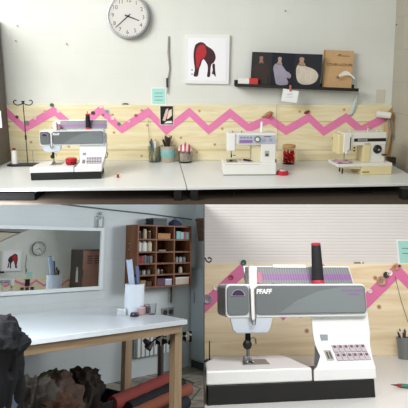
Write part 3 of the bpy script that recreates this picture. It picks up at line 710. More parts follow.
# second machine (white with lilac panel)
def machine_b(label):
    t = thing('sewing_machine', label, 'sewing machine')
    Wh = mat('#e4e4de', .35); Cr = mat('#d8cfae', .45)
    MB().box(0, .36, 0, .17, .008, .088).obj('bed', Wh, t, bev=.006, seg=3)
    MB().box(.005, .355, .005, .165, 0, .008).obj('base', mat('#9a9890'), t)
    MB().box(.01, .245, -.001, .001, .078, .08).obj('bed_groove', mat('#a8a8a2'), t)
    MB().box(.26, .36, .035, .165, .07, .27).obj('column', Wh, t, bev=.005, seg=3)
    MB().prism([(.2, .088), (.265, .088), (.265, .23), (.16, .23), (.165, .2), (.2, .19)], .06, .155).obj('inner_column', Cr, t, bev=.004)
    MB().box(.035, .36, .035, .16, .205, .285).obj('arm', Wh, t, bev=.006, seg=3)
    MB().box(.03, .085, .025, .15, .165, .283).obj('head', mat('#e8e8e4', .35), t, bev=.008, seg=3)
    MB().box(.03, .055, .03, .14, .12, .17).obj('head_lamp_cover', Cr, t, bev=.004)
    MB().box(.105, .352, .0325, .036, .214, .272).obj('front_panel', mat('#b7bccb', .35), t, bev=.001)
    MB().box(.112, .2, .0315, .034, .22, .24).obj('lilac_label', mat('#8f6ea8', .5), t)
    for k in range(4): MB().box(.115 + k*.022, .13 + k*.022, .0312, .0335, .25, .262).obj('stitch_mark', mat('#8a8a98'), t)
    MB().lathe([(0, 0), (.022, 0), (.021, .008), (0, .009)], (.232, .032, .245), (0, -1, 0), 28).obj('dial_ring', mat('#6f7a6a', .4), t)
    MB().lathe([(0, 0), (.013, 0), (.011, .014), (0, .015)], (.232, .026, .245), (0, -1, 0), 24).obj('dial', mat('#dfe0d6', .4), t)
    for xx in (.275, .32): MB().lathe([(0, 0), (.011, 0), (.01, .006), (0, .006)], (xx, .032, .24), (0, -1, 0), 20).obj('small_dial', mat('#9ca2b8', .4), t)
    MB().box(.275, .325, .0314, .0335, .259, .265).obj('small_print', mat('#6c6c7c'), t)
    MB().box(.285, .315, .033, .037, .125, .165).obj('switch_plate', mat('#a9a9a0'), t, bev=.001); MB().box(.291, .309, .03, .036, .13, .145).obj('switch', mat('#43434a'), t, bev=.001)
    MB().cyl((.06, .08, .165), (.06, .08, .12), .004).obj('needle_bar', DARKMETAL, t); MB().box(.053, .067, .07, .088, .115, .135).obj('needle_clamp', DARKMETAL, t, bev=.002)
    MB().cyl((.06, .078, .088), (.06, .078, .118), .0012).obj('needle', CHROME, t)
    MB().box(.05, .07, .06, .095, .089, .094).obj('presser_foot', DARKMETAL, t, bev=.001); MB().tube([(.075, .075, .13), (.085, .07, .125), (.09, .07, .13)], .003, 6).obj('lifting_lever', BLACK, t)
    MB().box(.03, .1, .03, .13, .088, .0895).obj('needle_plate', mat('#8c8a82', .35, .6), t)
    MB().lathe([(0, 0), (.03, 0), (.033, .004), (.033, .016), (.026, .02), (0, .02)], (.36, .1, .2), (1, 0, 0), 28).obj('handwheel', Wh, t)
    MB().cyl((.375, .12, .05), (.375, .12, .09), .008).obj('plug', BLACK, t)
    MB().cyl((.27, .1, .285), (.27, .1, .36), .003).obj('spool_pin', mat('#dcdcd6'), t)
    MB().box(.03, .04, .03, .035, .22, .27).obj('lamp_lens', Cr, t)
    for xx in (.07, .13): MB().lathe([(.005, 0), (.005, .01), (0, .012)], (xx, .08, .285), n=12).obj('thread_guide', CHROME, t)
    return t
m2 = machine_b('white sewing machine with a lilac and grey panel, in the middle of the upper scene')
s, A, yw = place2(m2, TF, TZ, (223, 176.0), (276, 175.6), .36)
o = thing('thread_spool', 'white thread spool standing on the lilac-panelled machine', 'thread')
MB().lathe([(.011, 0), (.011, .003), (.009, .004), (.008, .06), (.011, .061), (.011, .064), (0, .064)], n=20).obj('thread', mat('#f0f0ee', .7), o)
MB().lathe([(.0085, .064), (.0085, .068), (0, .068)], n=16).obj('spool_top', mat('#d8d8d4'), o)
put(o, TF, onto(TF, A, yw, s, (.27, .1, .286)), s=s)
o = thing('seam_ripper', 'small dark red seam ripper lying on the bed of the lilac-panelled machine', 'tool')
MB().cyl((-.03, 0, .006), (.012, 0, .006), .006, n=10).obj('handle', mat('#4a1c24', .4), o); MB().cyl((.012, 0, .006), (.032, 0, .006), .004, .002, n=8).obj('blade', DARKMETAL, o)
M_ = onto(TF, A, yw, s, (.175, .06, .0885)); put(o, TF, M_, rz=-.7)

# red jar with wood lid
jr2 = thing('preserving_jar', 'tall glass jar of red beads with a wooden lid', 'jar')
MB().lathe([(0, 0), (.034, 0), (.037, .006), (.037, .085), (.032, .092), (.0285, .092), (.033, .084), (.033, .005), (0, .005)], n=32).obj('glass', mat('#f6e6e4', .05, trans=1, ior=1.12), jr2)
mb = MB()
for k in range(140):
    a_ = random.random()*2*PI; r_ = .027*math.sqrt(random.random()) if k % 2 else .027; z_ = .011 + .062*random.random()
    mb.ball((r_*math.cos(a_), r_*math.sin(a_), z_), .0055, n=8)
o = mb.obj('red_beads', mat('#d02028', .35, noise_amt=.3, scale=120), jr2); o['kind'] = 'stuff'
MB().lathe([(.0345, .092), (.0365, .095), (.0365, .106), (.033, .109), (0, .109)], n=32).obj('wooden_lid', mat('#c39a66', .6), jr2)
x, y = TB(288.5, 163.5); put(jr2, TF, (x, y, TZ), s=1.15)
pcs = thing('pin_box', 'small round red pin box in front of the wooden-lidded jar', 'box')
MB().lathe([(0, 0), (.036, 0), (.039, .006), (.037, .02), (.03, .026), (0, .028)], n=32).obj('body', mat('#b8222e', .2), pcs)
MB().lathe([(.028, .0255), (.024, .034), (.012, .038), (0, .039)], n=28).obj('clear_lid', mat('#e6c8cc', .15, trans=.4), pcs)
x, y = TB(282.5, 174.5); put(pcs, TF, (x, y, TZ), s=.93)

# third machine
def machine_c(label):
    t = thing('sewing_machine', label, 'sewing machine')
    Wh = mat('#e2e0d6', .35); Cr = mat('#ddcf9f', .45)
    MB().box(.17, .38, 0, .17, 0, .075).obj('base', Cr, t, bev=.004, seg=2)
    MB().box(.0, .38, -.002, .172, .06, .083).obj('bed', Wh, t, bev=.004)
    MB().prism([(-.0, .062), (.03, .05), (.17, .04), (.17, .062)], .01, .15).obj('bed_underside', Cr, t, bev=.003)
    MB().cyl((.06, .06, 0), (.06, .06, .05), .005).obj('support_leg', BLACK, t)
    MB().cyl((.07, .13, 0), (.07, .13, .05), .005).obj('support_leg', BLACK, t)
    MB().box(.17, .22, -.003, .0, .018, .026).obj('base_slot', mat('#8c7f56'), t)
    MB().box(.2, .345, .045, .16, .08, .26).obj('column', Wh, t, bev=.005)
    MB().box(.19, .24, .04, .15, .083, .22).obj('inner_column', Cr, t, bev=.004)
    MB().box(.05, .345, .04, .16, .2, .29).obj('arm', Wh, t, bev=.006, seg=3)
    MB().box(.045, .1, .03, .15, .15, .288).obj('head', Wh, t, bev=.006, seg=3)
    MB().box(.012, .05, .035, .145, .14, .28).obj('face_cover', Cr, t, bev=.008, seg=3)
    MB().box(.12, .342, .0375, .041, .228, .25).obj('black_stripe', mat('#171717', .3), t)
    MB().box(.145, .21, .0365, .0385, .232, .246).obj('silver_badge', mat('#b9b7b0', .35, .3), t)
    MB().box(.152, .203, .0358, .0368, .2365, .2415).obj('small_print', mat('#3a3a3a'), t)
    MB().box(.088, .094, .028, .031, .17, .26).obj('thread_slot', mat('#3a3a3a'), t)
    for z_ in (.165, .185): MB().ball((.125, .04, z_), .006).obj('tension_knob', BLACK, t)
    MB().tube([(.09, .028, .18), (.075, .025, .165), (.06, .027, .15)], .0025, 6).obj('thread_lever', CHROME, t)
    MB().lathe([(0, 0), (.03, 0), (.03, .006), (.022, .012), (.018, .02), (0, .022)], (.288, .044, .172), (0, -1, 0), 30).obj('stitch_dial', BLACK, t)
    MB().lathe([(0, 0), (.007, 0), (.007, .006), (0, .006)], (.288, .022, .172), (0, -1, 0), 16).obj('dial_cap', mat('#9a9a98'), t)
    MB().box(.32, .35, .03, .042, .128, .138).obj('reverse_lever', BLACK, t, bev=.002)
    MB().cyl((.075, .08, .15), (.075, .08, .1), .003).obj('needle_bar', CHROME, t); MB().box(.067, .083, .06, .095, .083, .09).obj('presser_foot', CHROME, t, bev=.001)
    MB().box(.04, .12, .03, .13, .083, .0845).obj('needle_plate', mat('#a8a49e', .3, .7), t)
    MB().lathe([(0, 0), (.03, 0), (.034, .005), (.034, .016), (0, .02)], (.345, .1, .25), (1, 0, 0), 28).obj('handwheel', Wh, t)
    for xx, hh in ((.11, .015), (.235, .035), (.3, .012), (.33, .012)): MB().cyl((xx, .09, .288), (xx, .09, .288 + hh), .005).obj('top_pin', mat('#cfcac0', .4), t)
    MB().lathe([(.012, 0), (.014, .006), (.012, .012), (0, .014)], (.235, .09, .318), n=18).obj('bobbin_wheel', mat('#c48a80'), t)
    return t
m3 = machine_c('older cream sewing machine with black stripe and round black dial, nearest the corner')
s, A, yw = place2(m3, TF, TZ, (337, 175.8), (391.5, 174.5), .38, .97)
fa = MB(); G = []
for i in range(7):
    G.append([onto(TF, Vector(), 0, 1, (.0 + .018*i, .0 + .1*j/5 - .02*(i % 2)*.3, .004 + .004*math.sin(i*1.3 + j))) for j in range(6)])
vs = [[fa.b.verts.new(q) for q in r_] for r_ in G]
for i in range(6):
    for j in range(5): fa.b.faces.new((vs[i][j], vs[i+1][j], vs[i+1][j+1], vs[i][j+1]))
o = fa.obj('cloth_swatch', mat('#c3a2b4', .8, noise_amt=.3, scale=70)); md = o.modifiers.new('t', 'SOLIDIFY'); md.thickness = .002
tag(o, 'lilac cloth swatch under the foot of the cream machine nearest the corner', 'fabric'); put(o, TF, onto(TF, A, yw, s, (-.01, .0, .0845*.97 + .001)), rz=yw, s=s)

# ================================================================== LOWER LEFT ROOM
YL = 4.3; EZ = 1.38
DIMW = m_painted_brick('painted_masonry_dim', '#ccd2d3', .42, .2, .05, lines=.25)
CRN = LF.hy(195.5, 240, YL)           # wall corner
o = MB().box(-4.4, CRN.x, 0, .1, 0, 2.3).obj('wall_back', DIMW); struct(put(o, LF, (0, YL, 0)))
o = MB().box(0, .8, 0, .1, 0, 2.3).obj('wall_right', DIMW); struct(put(o, LF, (CRN.x, YL + .1, 0), rz=-PI/2))
o = MB().box(-3.6, 5.9, -.8, YL + .1, -.05, 0).obj('floor', m_tiles('crazy_paving_tiles')); struct(put(o, LF))
YO = YL - 4.95                        # opposite wall (seen in the mirror)
YV = 2 * (YL - .02) - YO
def O(u, v, off=0): return LF.hy(u, v, YV - off)      # position on opposite wall seen at (u,v) in the mirror
o = MB().box(-3.0, 5.9, -.1, 0, 0, 2.1).obj('wall_front', WALLM); struct(put(o, LF, (0, YO, 0)))

# mirror
mi = thing('wall_mirror', 'big white-framed wall mirror reflecting the opposite wall and locker', 'mirror')
a = LF.hy(104.6, 228, YL - .03); b = LF.hy(104.6, 289.5, YL - .03); x1 = a.x; zt_, zb_ = a.z, b.z; x0 = LF.hy(-40, 250, YL).x
mm, nt, b_, N, L_ = nodes('mirror_silver'); b_.inputs['Metallic'].default_value = 1; b_.inputs['Roughness'].default_value = .01; b_.inputs['Base Color'].default_value = (.74, .77, .78, 1)
MB().box(x0 + .02, x1 - .02, -.02, -.001, zb_ + .02, zt_ - .02).obj('mirror_glass', mm, mi, smooth=False)
FRM = mat('#d8dcdc', .5)
for nm, bb in (('top_rail', (x0, x1, -.035, 0, zt_ - .032, zt_)), ('bottom_rail', (x0, x1, -.035, 0, zb_, zb_ + .035)), ('side_stile', (x1 - .035, x1, -.034, 0, zb_ + .035, zt_ - .032)), ('side_stile', (x0, x0 + .035, -.034, 0, zb_ + .035, zt_ - .032))):
    MB().box(*bb).obj(nm, FRM, mi, bev=.003)
put(mi, LF, (0, YL - .001, 0))
# lantern on the mirror
q = LF.hy(100, 227.5, YL - .02)
ln = thing('lantern', 'small pale wire lantern on the right end of the mirror frame', 'lantern')
MB().box(-.035, .035, -.03, .0, 0, .012).obj('base', mat('#9aa1a2'), ln, bev=.002)
for sx in (-.03, .03): MB().box(sx - .004, sx + .004, -.03, -.022, .01, .12).obj('post', mat('#8c9494'), ln)
MB().box(-.02, .02, -.024, -.008, .015, .09).obj('pane', mat('#b9c0c0', .4), ln); MB().box(-.035, .035, -.032, .0, .115, .13).obj('roof', mat('#a8b0b0'), ln, bev=.003)
MB().ball((0, -.015, .155), .022, (1, .6, .9)).obj('top_ball', mat('#959c9c'), ln)
put(ln, LF, (q.x, YL - .003, zt_), s=.95)
# pipe on wall
def pipe(fr, uvs, y0, r, m, name, label, cat='pipe'):
    P = [fr.hy(u, v, y0) for u, v in uvs]; c = P[0].copy(); o = MB().tube([q - c for q in P], r, 8).obj(name, m); tag(o, label, cat); return put(o, fr, c)
pipe(LF, [(20, 199), (65, 204.5), (112, 210), (150, 214), (192, 219.5)], YL - .012, .007, mat('#5a6062', .6), 'wall_conduit', 'thin grey conduit running along the top of the wall above the pigeonhole shelf')

# --- opposite wall things (seen through the mirror)
a = O(-14, 276); b = LF.hy(82, 249.5, YV - .5) - Vector((.27, 0, 0)); zt2 = O(40, 277.5).z; zt_tbl = O(10, 293).z
def putO(o_, q, y=YO, s=1, rz=PI): return put(o_, LF, (q.x, y, q.z), rz=rz, s=s)
o = MB().box(0, b.x - a.x + .25, 0, .018, zt_tbl, zt2).obj('pine_backboard', PLY); tag(o, 'pine board with zigzag seen in the mirror reflection', 'board'); put(o, LF, (a.x, YO + .001, 0))
ZR = [(-16, 287), (-6, 280), (5, 286.5), (15, 281), (28, 286), (36, 280.5), (44, 285.5), (52, 281), (60, 286), (68, 280), (73, 283.5)]
P = [O(u, v, .02) for u, v in ZR]; hw = .022; mb = MB()
for (aa, bb) in zip(P, P[1:]):
    mb.loft([[(aa.x, 0, aa.z - hw), (aa.x, 0, aa.z + hw), (aa.x, .0015, aa.z + hw), (aa.x, .0015, aa.z - hw)], [(bb.x, 0, bb.z - hw), (bb.x, 0, bb.z + hw), (bb.x, .0015, bb.z + hw), (bb.x, .0015, bb.z - hw)]])
o = mb.obj('zigzag_band', PINK, smooth=False); tag(o, 'pink zigzag band seen in the mirror reflection', 'decoration'); put(o, LF, (0, YO + .0195, 0))
c2 = clock('small-looking round wall clock reflected in the framed mirror'); putO(c2, O(38.5, 248.5))
pc2 = picture('dark red animal print reflected in the left of the mirror'); q = O(20, 271)
s_ = (O(3, 250).z - O(3, 271).z) / (47/150); putO(pc2, q, s=s_)
s2 = strap('thin string reflected in the mirror between print and clock'); putO(s2, O(26.3, 255), s=1.0)
o = MB().box(-.05, .05, -.002, 0, -.06, .06).obj('postcard', mat('#a8dcd2')); tag(o, 'teal postcard reflected in the mirror below the string', 'card'); putO(o, O(29.5, 275))
o = MB().box(-.045, .045, -.004, 0, -.065, .065).obj('photo_card', mat('#1c1416')); tag(o, 'dark photo card reflected in the mirror over the zigzag', 'card'); putO(o, O(27, 282.5), y=YO + .022)
q = O(-6, 271.5); o = MB().box(-.45, .04, -.1, 0, -.015, .015).obj('picture_ledge', BLACK); tag(o, 'black ledge end reflected at the left of the mirror', 'shelf'); q = O(2.5, 272); put(o, LF, (q.x - .04, YO, q.z), rz=0); o.matrix_world = LF.M @ Matrix.Translation((q.x - .04, YO + .1, q.z))
# reflected table
wt = thing('work_table', 'white work table reflected along the bottom of the mirror', 'table')
MB().box(a.x, b.x + .2, 0.02, .6, zt_tbl - .03, zt_tbl).obj('tabletop', mat('#dfe1de', .3), wt, bev=.003)
for xx in (a.x + .1, b.x + .05):
    for yy in (.05, .52): MB().box(xx, xx + .04, yy, yy + .04, 0, zt_tbl - .03).obj('leg', BLACK, wt)
put(wt, LF, (0, YO, 0))
m4 = machine_b('white sewing machine reflected in the lower left of the mirror'); q = O(16, 290, .45); put(m4, LF, (q.x, YO + .45, zt_tbl), rz=PI)
for k, (u, l) in enumerate(((22, 'small jar reflected in the mirror, nearest the reflected machine'), (27, 'dark jar reflected in the mirror under the photo card'), (32, 'small dark jar reflected in the mirror, right of the others'))):
    j = thing('glass_jar', l, 'jar'); MB().lathe([(0, 0), (.035, 0), (.036, .07), (.03, .08), (0, .08)], n=20).obj('body', mat(['#6a6258', '#3a3230', '#4a3c38'][k], .4), j); MB().lathe([(.033, .08), (.033, .1), (0, .1)], n=20).obj('lid', mat(['#2a2624', '#8a2c2c', '#1e1c1c'][k]), j)
    q = O(u, 290, .15); put(j, LF, (q.x, YO + .15, zt_tbl))
# reflected locker
lk2 = thing('metal_locker', 'brown metal locker with vents reflected at the right of the mirror', 'locker')
yl_ = .5
A_ = O(73.5, 251.5, 0); Bq = LF.hy(101.5, 250, YV - yl_); Aq = LF.hy(82, 249.5, YV - yl_)
top = Aq.z
BR_ = mat('#9a7260', .45, .4, noise_amt=.12, scale=6); MB().box(Aq.x, Aq.x + 1.0, .0, yl_, 0, top).obj('body', mat('#5e5650', .5, .3), lk2, bev=.006)
for k in range(2):
    xa = Aq.x + .02 + k*.49; d_ = MB().box(xa, xa + .47, yl_, yl_ + .015, .05, top - .03).obj('door', BR_, lk2, bev=.003)
    for j in range(4):
        for c in range(2): MB().box(xa + .1 + c*.16, xa + .2 + c*.16, yl_ + .015, yl_ + .02, top - .14 - j*.045, top - .125 - j*.045).obj('vent', mat('#1c1614'), d_)
    MB().box(xa + .02, xa + .05, yl_ + .015, yl_ + .03, .75, .87).obj('handle', CHROME, d_)
put(lk2, LF, (0, YO, 0))
tg = MB().prism([(-.06, 0), (.06, 0), (.05, .22), (.02, .32), (-.02, .32), (-.05, .22)], 0, .015).obj('white_glove', mat('#dfe2e4', .7)); tg.name = 'hanging_cloth'; tag(tg, 'white cloth hanging on the locker side reflected in the mirror', 'cloth'); q = LF.hx(79, 279, Aq.x - .005)
zc0 = LF.hy(80, 282, YV - .32).z; zc1 = LF.hy(80, 267, YV - .32).z; put(tg, LF, (Aq.x - .002, YO + .32, zc0), rz=-PI/2, s=(zc1 - zc0)/.32)

# --- pigeonhole shelf
BW = m_wood('walnut', '#80502f', '#5c3620', knots=False, vertical=True)
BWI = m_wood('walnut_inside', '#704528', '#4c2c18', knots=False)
xl = LF.hy(125.5, 250, YL).x
d = LF.d(137.5, 250); t_ = xl / d.x; YF = (LF.eye + d*t_).y       # front plane
Fq = LF.hy(137.5, 224.3, YF); Gq = LF.hy(137.5, 289, YF); Hq = LF.hy(191.3, 260, YF)
print('SHELF depth', YL - YF, 'width', Hq.x - xl, 'z', Gq.z, Fq.z)
xr_ = Hq.x; zs1, zs0 = Fq.z, Gq.z
sh = thing('pigeonhole_shelf', 'dark brown wall shelf with fifteen pigeonholes of sewing supplies', 'shelf')
dp = YL - YF; wS = xr_ - xl; hS = zs1 - zs0; th = .016
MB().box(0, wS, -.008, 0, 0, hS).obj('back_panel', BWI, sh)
MB().box(0, th, -dp, -.008, 0, hS).obj('side_panel', BW, sh, bev=.002); MB().box(wS - th, wS, -dp, -.008, 0, hS).obj('side_panel', BW, sh, bev=.002)
rows = [0, .2, .385, .565, .76, 1.0]       # fraction from bottom
cols = [0, 1/3, 2/3, 1]
rows = [0, .19, .375, .565, .77, 1.0]
for k, f in enumerate(rows):
    z_ = f * (hS - th); MB().box(th, wS - th, -dp + .002, -.008, z_, z_ + th).obj('shelf_board', BW, sh, bev=.001)
for f in cols[1:3]: MB().box(f*wS - th/2, f*wS + th/2, -dp + .003, -.008, th, hS - th).obj('divider', BW, sh, bev=.001)
for u, v in ((130, 243.5), (131, 246.5), (129.5, 249)):
    q = LF.hx(u, v, xl); MB().tube([(-.004, q.y - YL - .012, q.z - zs0), (-.014, q.y - YL, q.z - zs0 - .006), (-.004, q.y - YL + .012, q.z - zs0)], .003, 6).obj('side_hook', CHROME, sh)
put(sh, LF, (xl, YL, zs0))
def cell(c, r):   # r from top 0..4 -> x0, z0, w, h in frame coordinates
    zr = rows[4 - r]*(hS - th) + th; return xl + cols[c]*wS + th, zs0 + zr + .0005, wS/3 - 1.5*th, (rows[5-r] - rows[4-r])*(hS-th) - th
def in_cell(c, r, fx, builder, dy=.06):
    x_, z_, w_, h_ = cell(c, r); t = builder(w_, h_)
    put(t, LF, (x_ + fx*w_, YF + dy, z_)); return t
def spool_(label, c, rr, hh, name='thread_cone', cat='thread', cap=None):
    def f(w_, h_):
        t = thing(name, label, cat); MB().lathe([(rr*w_, 0), (rr*w_, hh*h_*.95), (rr*w_*.8, hh*h_), (0, hh*h_)], n=16).obj('body', mat(c, .6), t)
        MB().lathe([(rr*w_*.7, hh*h_), (rr*w_*.7, hh*h_ + .012), (0, hh*h_ + .012)], n=16).obj('cap', mat(cap or '#9a9488', .6), t); return t
    return f
def box_(label, c, ww, hh, name='storage_box', cat='box', lid=None):
    def f(w_, h_):
        t = thing(name, label, cat); MB().box(-ww*w_/2, ww*w_/2, -.04, .05, 0, hh*h_*.8).obj('body', mat(c, .6, noise_amt=.1, scale=40), t, bev=.002)
        MB().box(-ww*w_/2 - .002, ww*w_/2 + .002, -.042, .052, hh*h_*.8, hh*h_).obj('lid', mat(lid or c, .6), t, bev=.002); return t
    return f
in_cell(0, 0, .2, spool_('dark bottle in the top left pigeonhole', '#3a3028', .09, .5, 'bottle', 'bottle')); in_cell(0, 0, .5, spool_('cream bottle in the top left pigeonhole', '#b9a584', .11, .68, 'bottle', 'bottle', '#cfc6b0')); in_cell(0, 0, .78, spool_('brown bottle right of the cream bottle in the top left pigeonhole', '#54402e', .09, .55, 'bottle', 'bottle'))
in_cell(1, 0, .45, box_('tan cardboard box in the top middle pigeonhole', '#a9764a', .78, .46))
in_cell(2, 0, .25, box_('pale teal box in the top right pigeonhole', '#7fb0ac', .26, .66)); in_cell(2, 0, .5, box_('grey-green box in the middle of the top right pigeonhole', '#9cb8b4', .2, .6)); in_cell(2, 0, .69, box_('pink box in the top right pigeonhole', '#b0546c', .13, .62)); in_cell(2, 0, .87, box_('mint box at the right end of the top right pigeonhole', '#a4c8c2', .19, .6))
for k, (c, l) in enumerate((('#cfd2cc', 'white thread cone at the left of the second pigeonhole down'), ('#d9dad4', 'white thread cone between the other two large cones'), ('#c9bd9c', 'cream thread cone right of the two white cones'))): in_cell(0, 1, .17 + k*.31, spool_(l, c, .135, .8))
in_cell(1, 1, .35, box_('thin pale tin lying in the middle pigeonhole of the second row', '#8d7a66', .45, .14, 'tin', 'tin'))
for k, (c, l) in enumerate((('#7c2028', 'red book spine in the third pigeonhole down at left'), ('#8c2a2c', 'bright red book beside the first red book'), ('#54585c', 'grey book in the third pigeonhole at left'), ('#3c4046', 'dark grey book right of the lighter grey one'), ('#6a6a66', 'last grey book in the row of five'))):
    def bk_(w_, h_, c=c, l=l, k=k):
        t = thing('book', l, 'book', 'books in the left pigeonhole'); MB().box(-.015, .015, -.04, .05, 0, h_*(.62 + .05*(k % 3))).obj('cover', mat(c, .6), t, bev=.002); MB().box(-.012, .012, -.0385, .0525, .003, h_*(.62 + .05*(k % 3)) + .001).obj('pages', mat('#c9c2b0'), t); return t
    in_cell(0, 2, .12 + k*.17, bk_)
for k, (c, l) in enumerate((('#8c9496', 'glass jar at the left of the right pigeonhole in the middle row'), ('#a4aaaa', 'middle glass jar in the right pigeonhole of the middle row'), ('#7c8284', 'glass jar at the right of the right pigeonhole in the middle row'))): in_cell(2, 2, .25 + k*.25, spool_(l, c, .105, .5, 'glass_jar', 'jar', '#3c3834'))
for k, (c, l) in enumerate((('#5a5a58', 'small dark jar in the fourth pigeonhole down at left'), ('#a8a49a', 'small pale jar in the fourth pigeonhole at left'), ('#70706c', 'small grey jar at the right of the fourth pigeonhole at left'))): in_cell(0, 3, .2 + k*.28, spool_(l, c, .1, .4, 'glass_jar', 'jar', '#33302c'))
in_cell(1, 3, .2, spool_('small pale jar in the middle pigeonhole of the fourth row', '#a09c94', .1, .45, 'glass_jar', 'jar', '#54504c')); in_cell(1, 3, .45, spool_('tiny dark jar beside the pale jar in the middle pigeonhole', '#3a3430', .08, .3, 'glass_jar', 'jar'))
in_cell(2, 3, .52, spool_('pale bottle in the right pigeonhole of the fourth row', '#b4b0a4', .11, .5, 'bottle', 'bottle', '#d8d4c8'))
in_cell(0, 4, .35, box_('mustard yellow box in the bottom left pigeonhole', '#94743a', .3, .6)); in_cell(0, 4, .7, box_('dark brown box in the bottom left pigeonhole', '#3c2a20', .3, .5))
in_cell(1, 4, .3, box_('folded plum cloth in the bottom middle pigeonhole', '#54344a', .5, .7, 'folded_cloth', 'cloth')); in_cell(1, 4, .76, box_('white box with lilac side in the bottom middle pigeonhole', '#a8a8bc', .4, .62, lid='#d8dae0'))
x_, z_, w_, h_ = cell(2, 4)
o = thing('storage_box', 'pale patterned box tilted in the bottom right pigeonhole', 'box'); MB().box(-.45*w_, .42*w_, -.04, .05, 0, h_*.72).obj('body', mat('#b8aa9c', .6, noise_amt=.5, scale=90), o, bev=.002); MB().box(-.46*w_, .43*w_, -.043, .053, h_*.6, h_*.74).obj('lid', mat('#cfc6bc'), o, bev=.002); put(o, LF, (x_ + .5*w_, YF + .05, z_))
# on top of shelf
o = thing('storage_box', 'flat black box lying on top of the pigeonhole shelf', 'box'); MB().box(0, .17, -.14, 0, 0, .07).obj('body', mat('#16171a', .5), o, bev=.004); MB().box(-.003, .173, -.143, .003, .05, .075).obj('lid', mat('#1d1e22', .5), o, bev=.003)
q = LF.hy(155.5, 224, YF + .02); put(o, LF, (LF.hy(155.5, 224, YF + .02).x, YL - .03, zs1), s=LF.hy(169.5, 224, YF).x/.17*0 + (LF.hy(169, 224, YF + .02).x - q.x)/.17)
o = thing('cloth_bag', 'small dark blue cloth bag slumped on the shelf beside the black box', 'bag')
mb = MB(); rings = []
for zz, sx, sy in ((0, .075, .05), (.02, .085, .055), (.045, .07, .05), (.065, .04, .03), (.075, .015, .012)):
    rings.append([(sx*math.cos(2*PI*i/20)*(1 + .08*math.sin(5*i)), sy*math.sin(2*PI*i/20), zz) for i in range(20)])
mb.loft(rings).obj('bag_body', mat('#252d48', .8), o); MB().tube([(-.02, 0, .07), (-.01, 0, .09), (.01, 0, .09), (.02, 0, .07)], .004, 6).obj('tie', mat('#1a2036'), o)
q = LF.hy(175, 222, YF + .07); put(o, LF, (q.x, YF + .07, zs1), s=.95)
# rod under shelf
pipe(LF, [(171.5, 286), (171, 303)], YL - .03, .01, mat('#4c4038', .6), 'wall_bracket', 'dark bracket below the pigeonhole shelf', 'bracket')

# --- wicker basket on right wall
bs_ = thing('wicker_basket', 'brown wicker basket hanging near the wall corner above the shelf', 'basket')
mw, nt, b_, N, L_ = nodes('wicker'); tc0 = N('ShaderNodeTexCoord'); wv = N('ShaderNodeTexWave'); wv.bands_direction = 'Z'; wv.inputs['Scale'].default_value = 24; L_(tc0.outputs['Object'], wv.inputs['Vector']); r0 = N('ShaderNodeValToRGB'); ramp(r0, [(.2, lin('#3c2c20')), (.8, lin('#86694a'))]); L_(wv.outputs[1], r0.inputs[0]); L_(r0.outputs[0], b_.inputs['Base Color']); bp = N('ShaderNodeBump'); bp.inputs['Distance'].default_value = .01; L_(wv.outputs[1], bp.inputs['Height']); L_(bp.outputs[0], b_.inputs['Normal'])
MB().lathe([(0, 0), (.12, 0), (.15, .22), (.155, .235), (.145, .24), (.14, .22), (.11, .01), (0, .01)], n=32).obj('woven_body', mw, bs_)
MB().lathe([(.157, .22), (.162, .235), (.155, .25), (.145, .245), (.145, .225)], n=32).obj('rim', mat('#5a4430'), bs_)
YB = 3.9
q = LF.hx(206, 241, CRN.x - .125); put(bs_, LF, (CRN.x - .122, q.y, q.z), s=.76); bs_.matrix_world = bs_.matrix_world @ Matrix.Diagonal((1, 1, 1.3, 1))
# pale blue cabinet in the corner by the door
cb = thing('tall_cabinet', 'pale blue-grey cupboard at the right of the lower left room', 'cupboard')
q = LF.hx(190.5, 356, CRN.x - .3)
fz = LF.hz(190, 357, 0)
CXp, CYp = LF.hy(190.5, 300, YL - .02).x, YL - .02
zt3 = LF.hx(194, 268, CXp).z
MB().box(0, max(.1, CRN.x - CXp), -.6, 0, .08, zt3).obj('body', mat('#a3b2b8', .5), cb, bev=.004)
MB().box(.01, max(.1, CRN.x - CXp) - .01, -.58, -.01, 0, .08).obj('plinth', mat('#3e4346', .6), cb)
MB().box(-.014, 0, -.57, -.02, .1, zt3 - .02).obj('door', mat('#acbabf', .5), cb, bev=.003); MB().cyl((-.03, -.1, .7), (-.03, -.1, .82), .007).obj('handle', CHROME, cb)
put(cb, LF, (CXp, CYp, 0)); print('CAB', CXp, CYp, CRN.x, CRN.y)

# --- big white cutting table
TH = .775
c1_ = LF.hz(187.5, 319.5, TH); c0_ = LF.hz(118, 305.5, TH)
yn = c1_.y; xR = c1_.x; yfar = min(c0_.y, YL - .08); print('TABLE', c1_, c0_)
lt = LF.hz(10, 340, TH)
ct = thing('cutting_table', 'large white-topped cutting table with a pale wooden frame in front of the mirror', 'table')
xL_ = -3.3
MB().box(xL_, xR, yn, yfar, TH - .035, TH).obj('tabletop', mat('#dfe5ea', .22), ct, bev=.003)
PW = m_wood('pale_pine', '#a98f70', '#937a5c', knots=False)
PWV = m_wood('pale_pine_post', '#a98f70', '#937a5c', knots=False, vertical=True)
MB().box(xL_ + .1, xR - .05, yn + .03, yn + .055, TH - .097, TH - .035).obj('front_apron', PW, ct, bev=.002)
MB().box(xL_ + .1, xR - .05, yfar - .055, yfar - .03, TH - .097, TH - .035).obj('back_apron', PW, ct, bev=.002)
MB().box(xR - .05, xR - .025, yn + .03, yfar - .03, TH - .097, TH - .035).obj('end_apron', PW, ct, bev=.002)
yb_ = 3.62; bl_x = LF.hy(129.3, 360, yb_).x
for yy, xx in ((yn + .055, xR - .005), (yb_, bl_x + .03)):
    MB().box(xx - .070, xx - .003, yy, yy + .07, 0, TH - .035).obj('leg', PWV, ct, bev=.004)
    MB().box(xL_ + .12, xL_ + .2, yy, yy + .08, 0, TH - .035).obj('leg', PWV, ct, bev=.004)
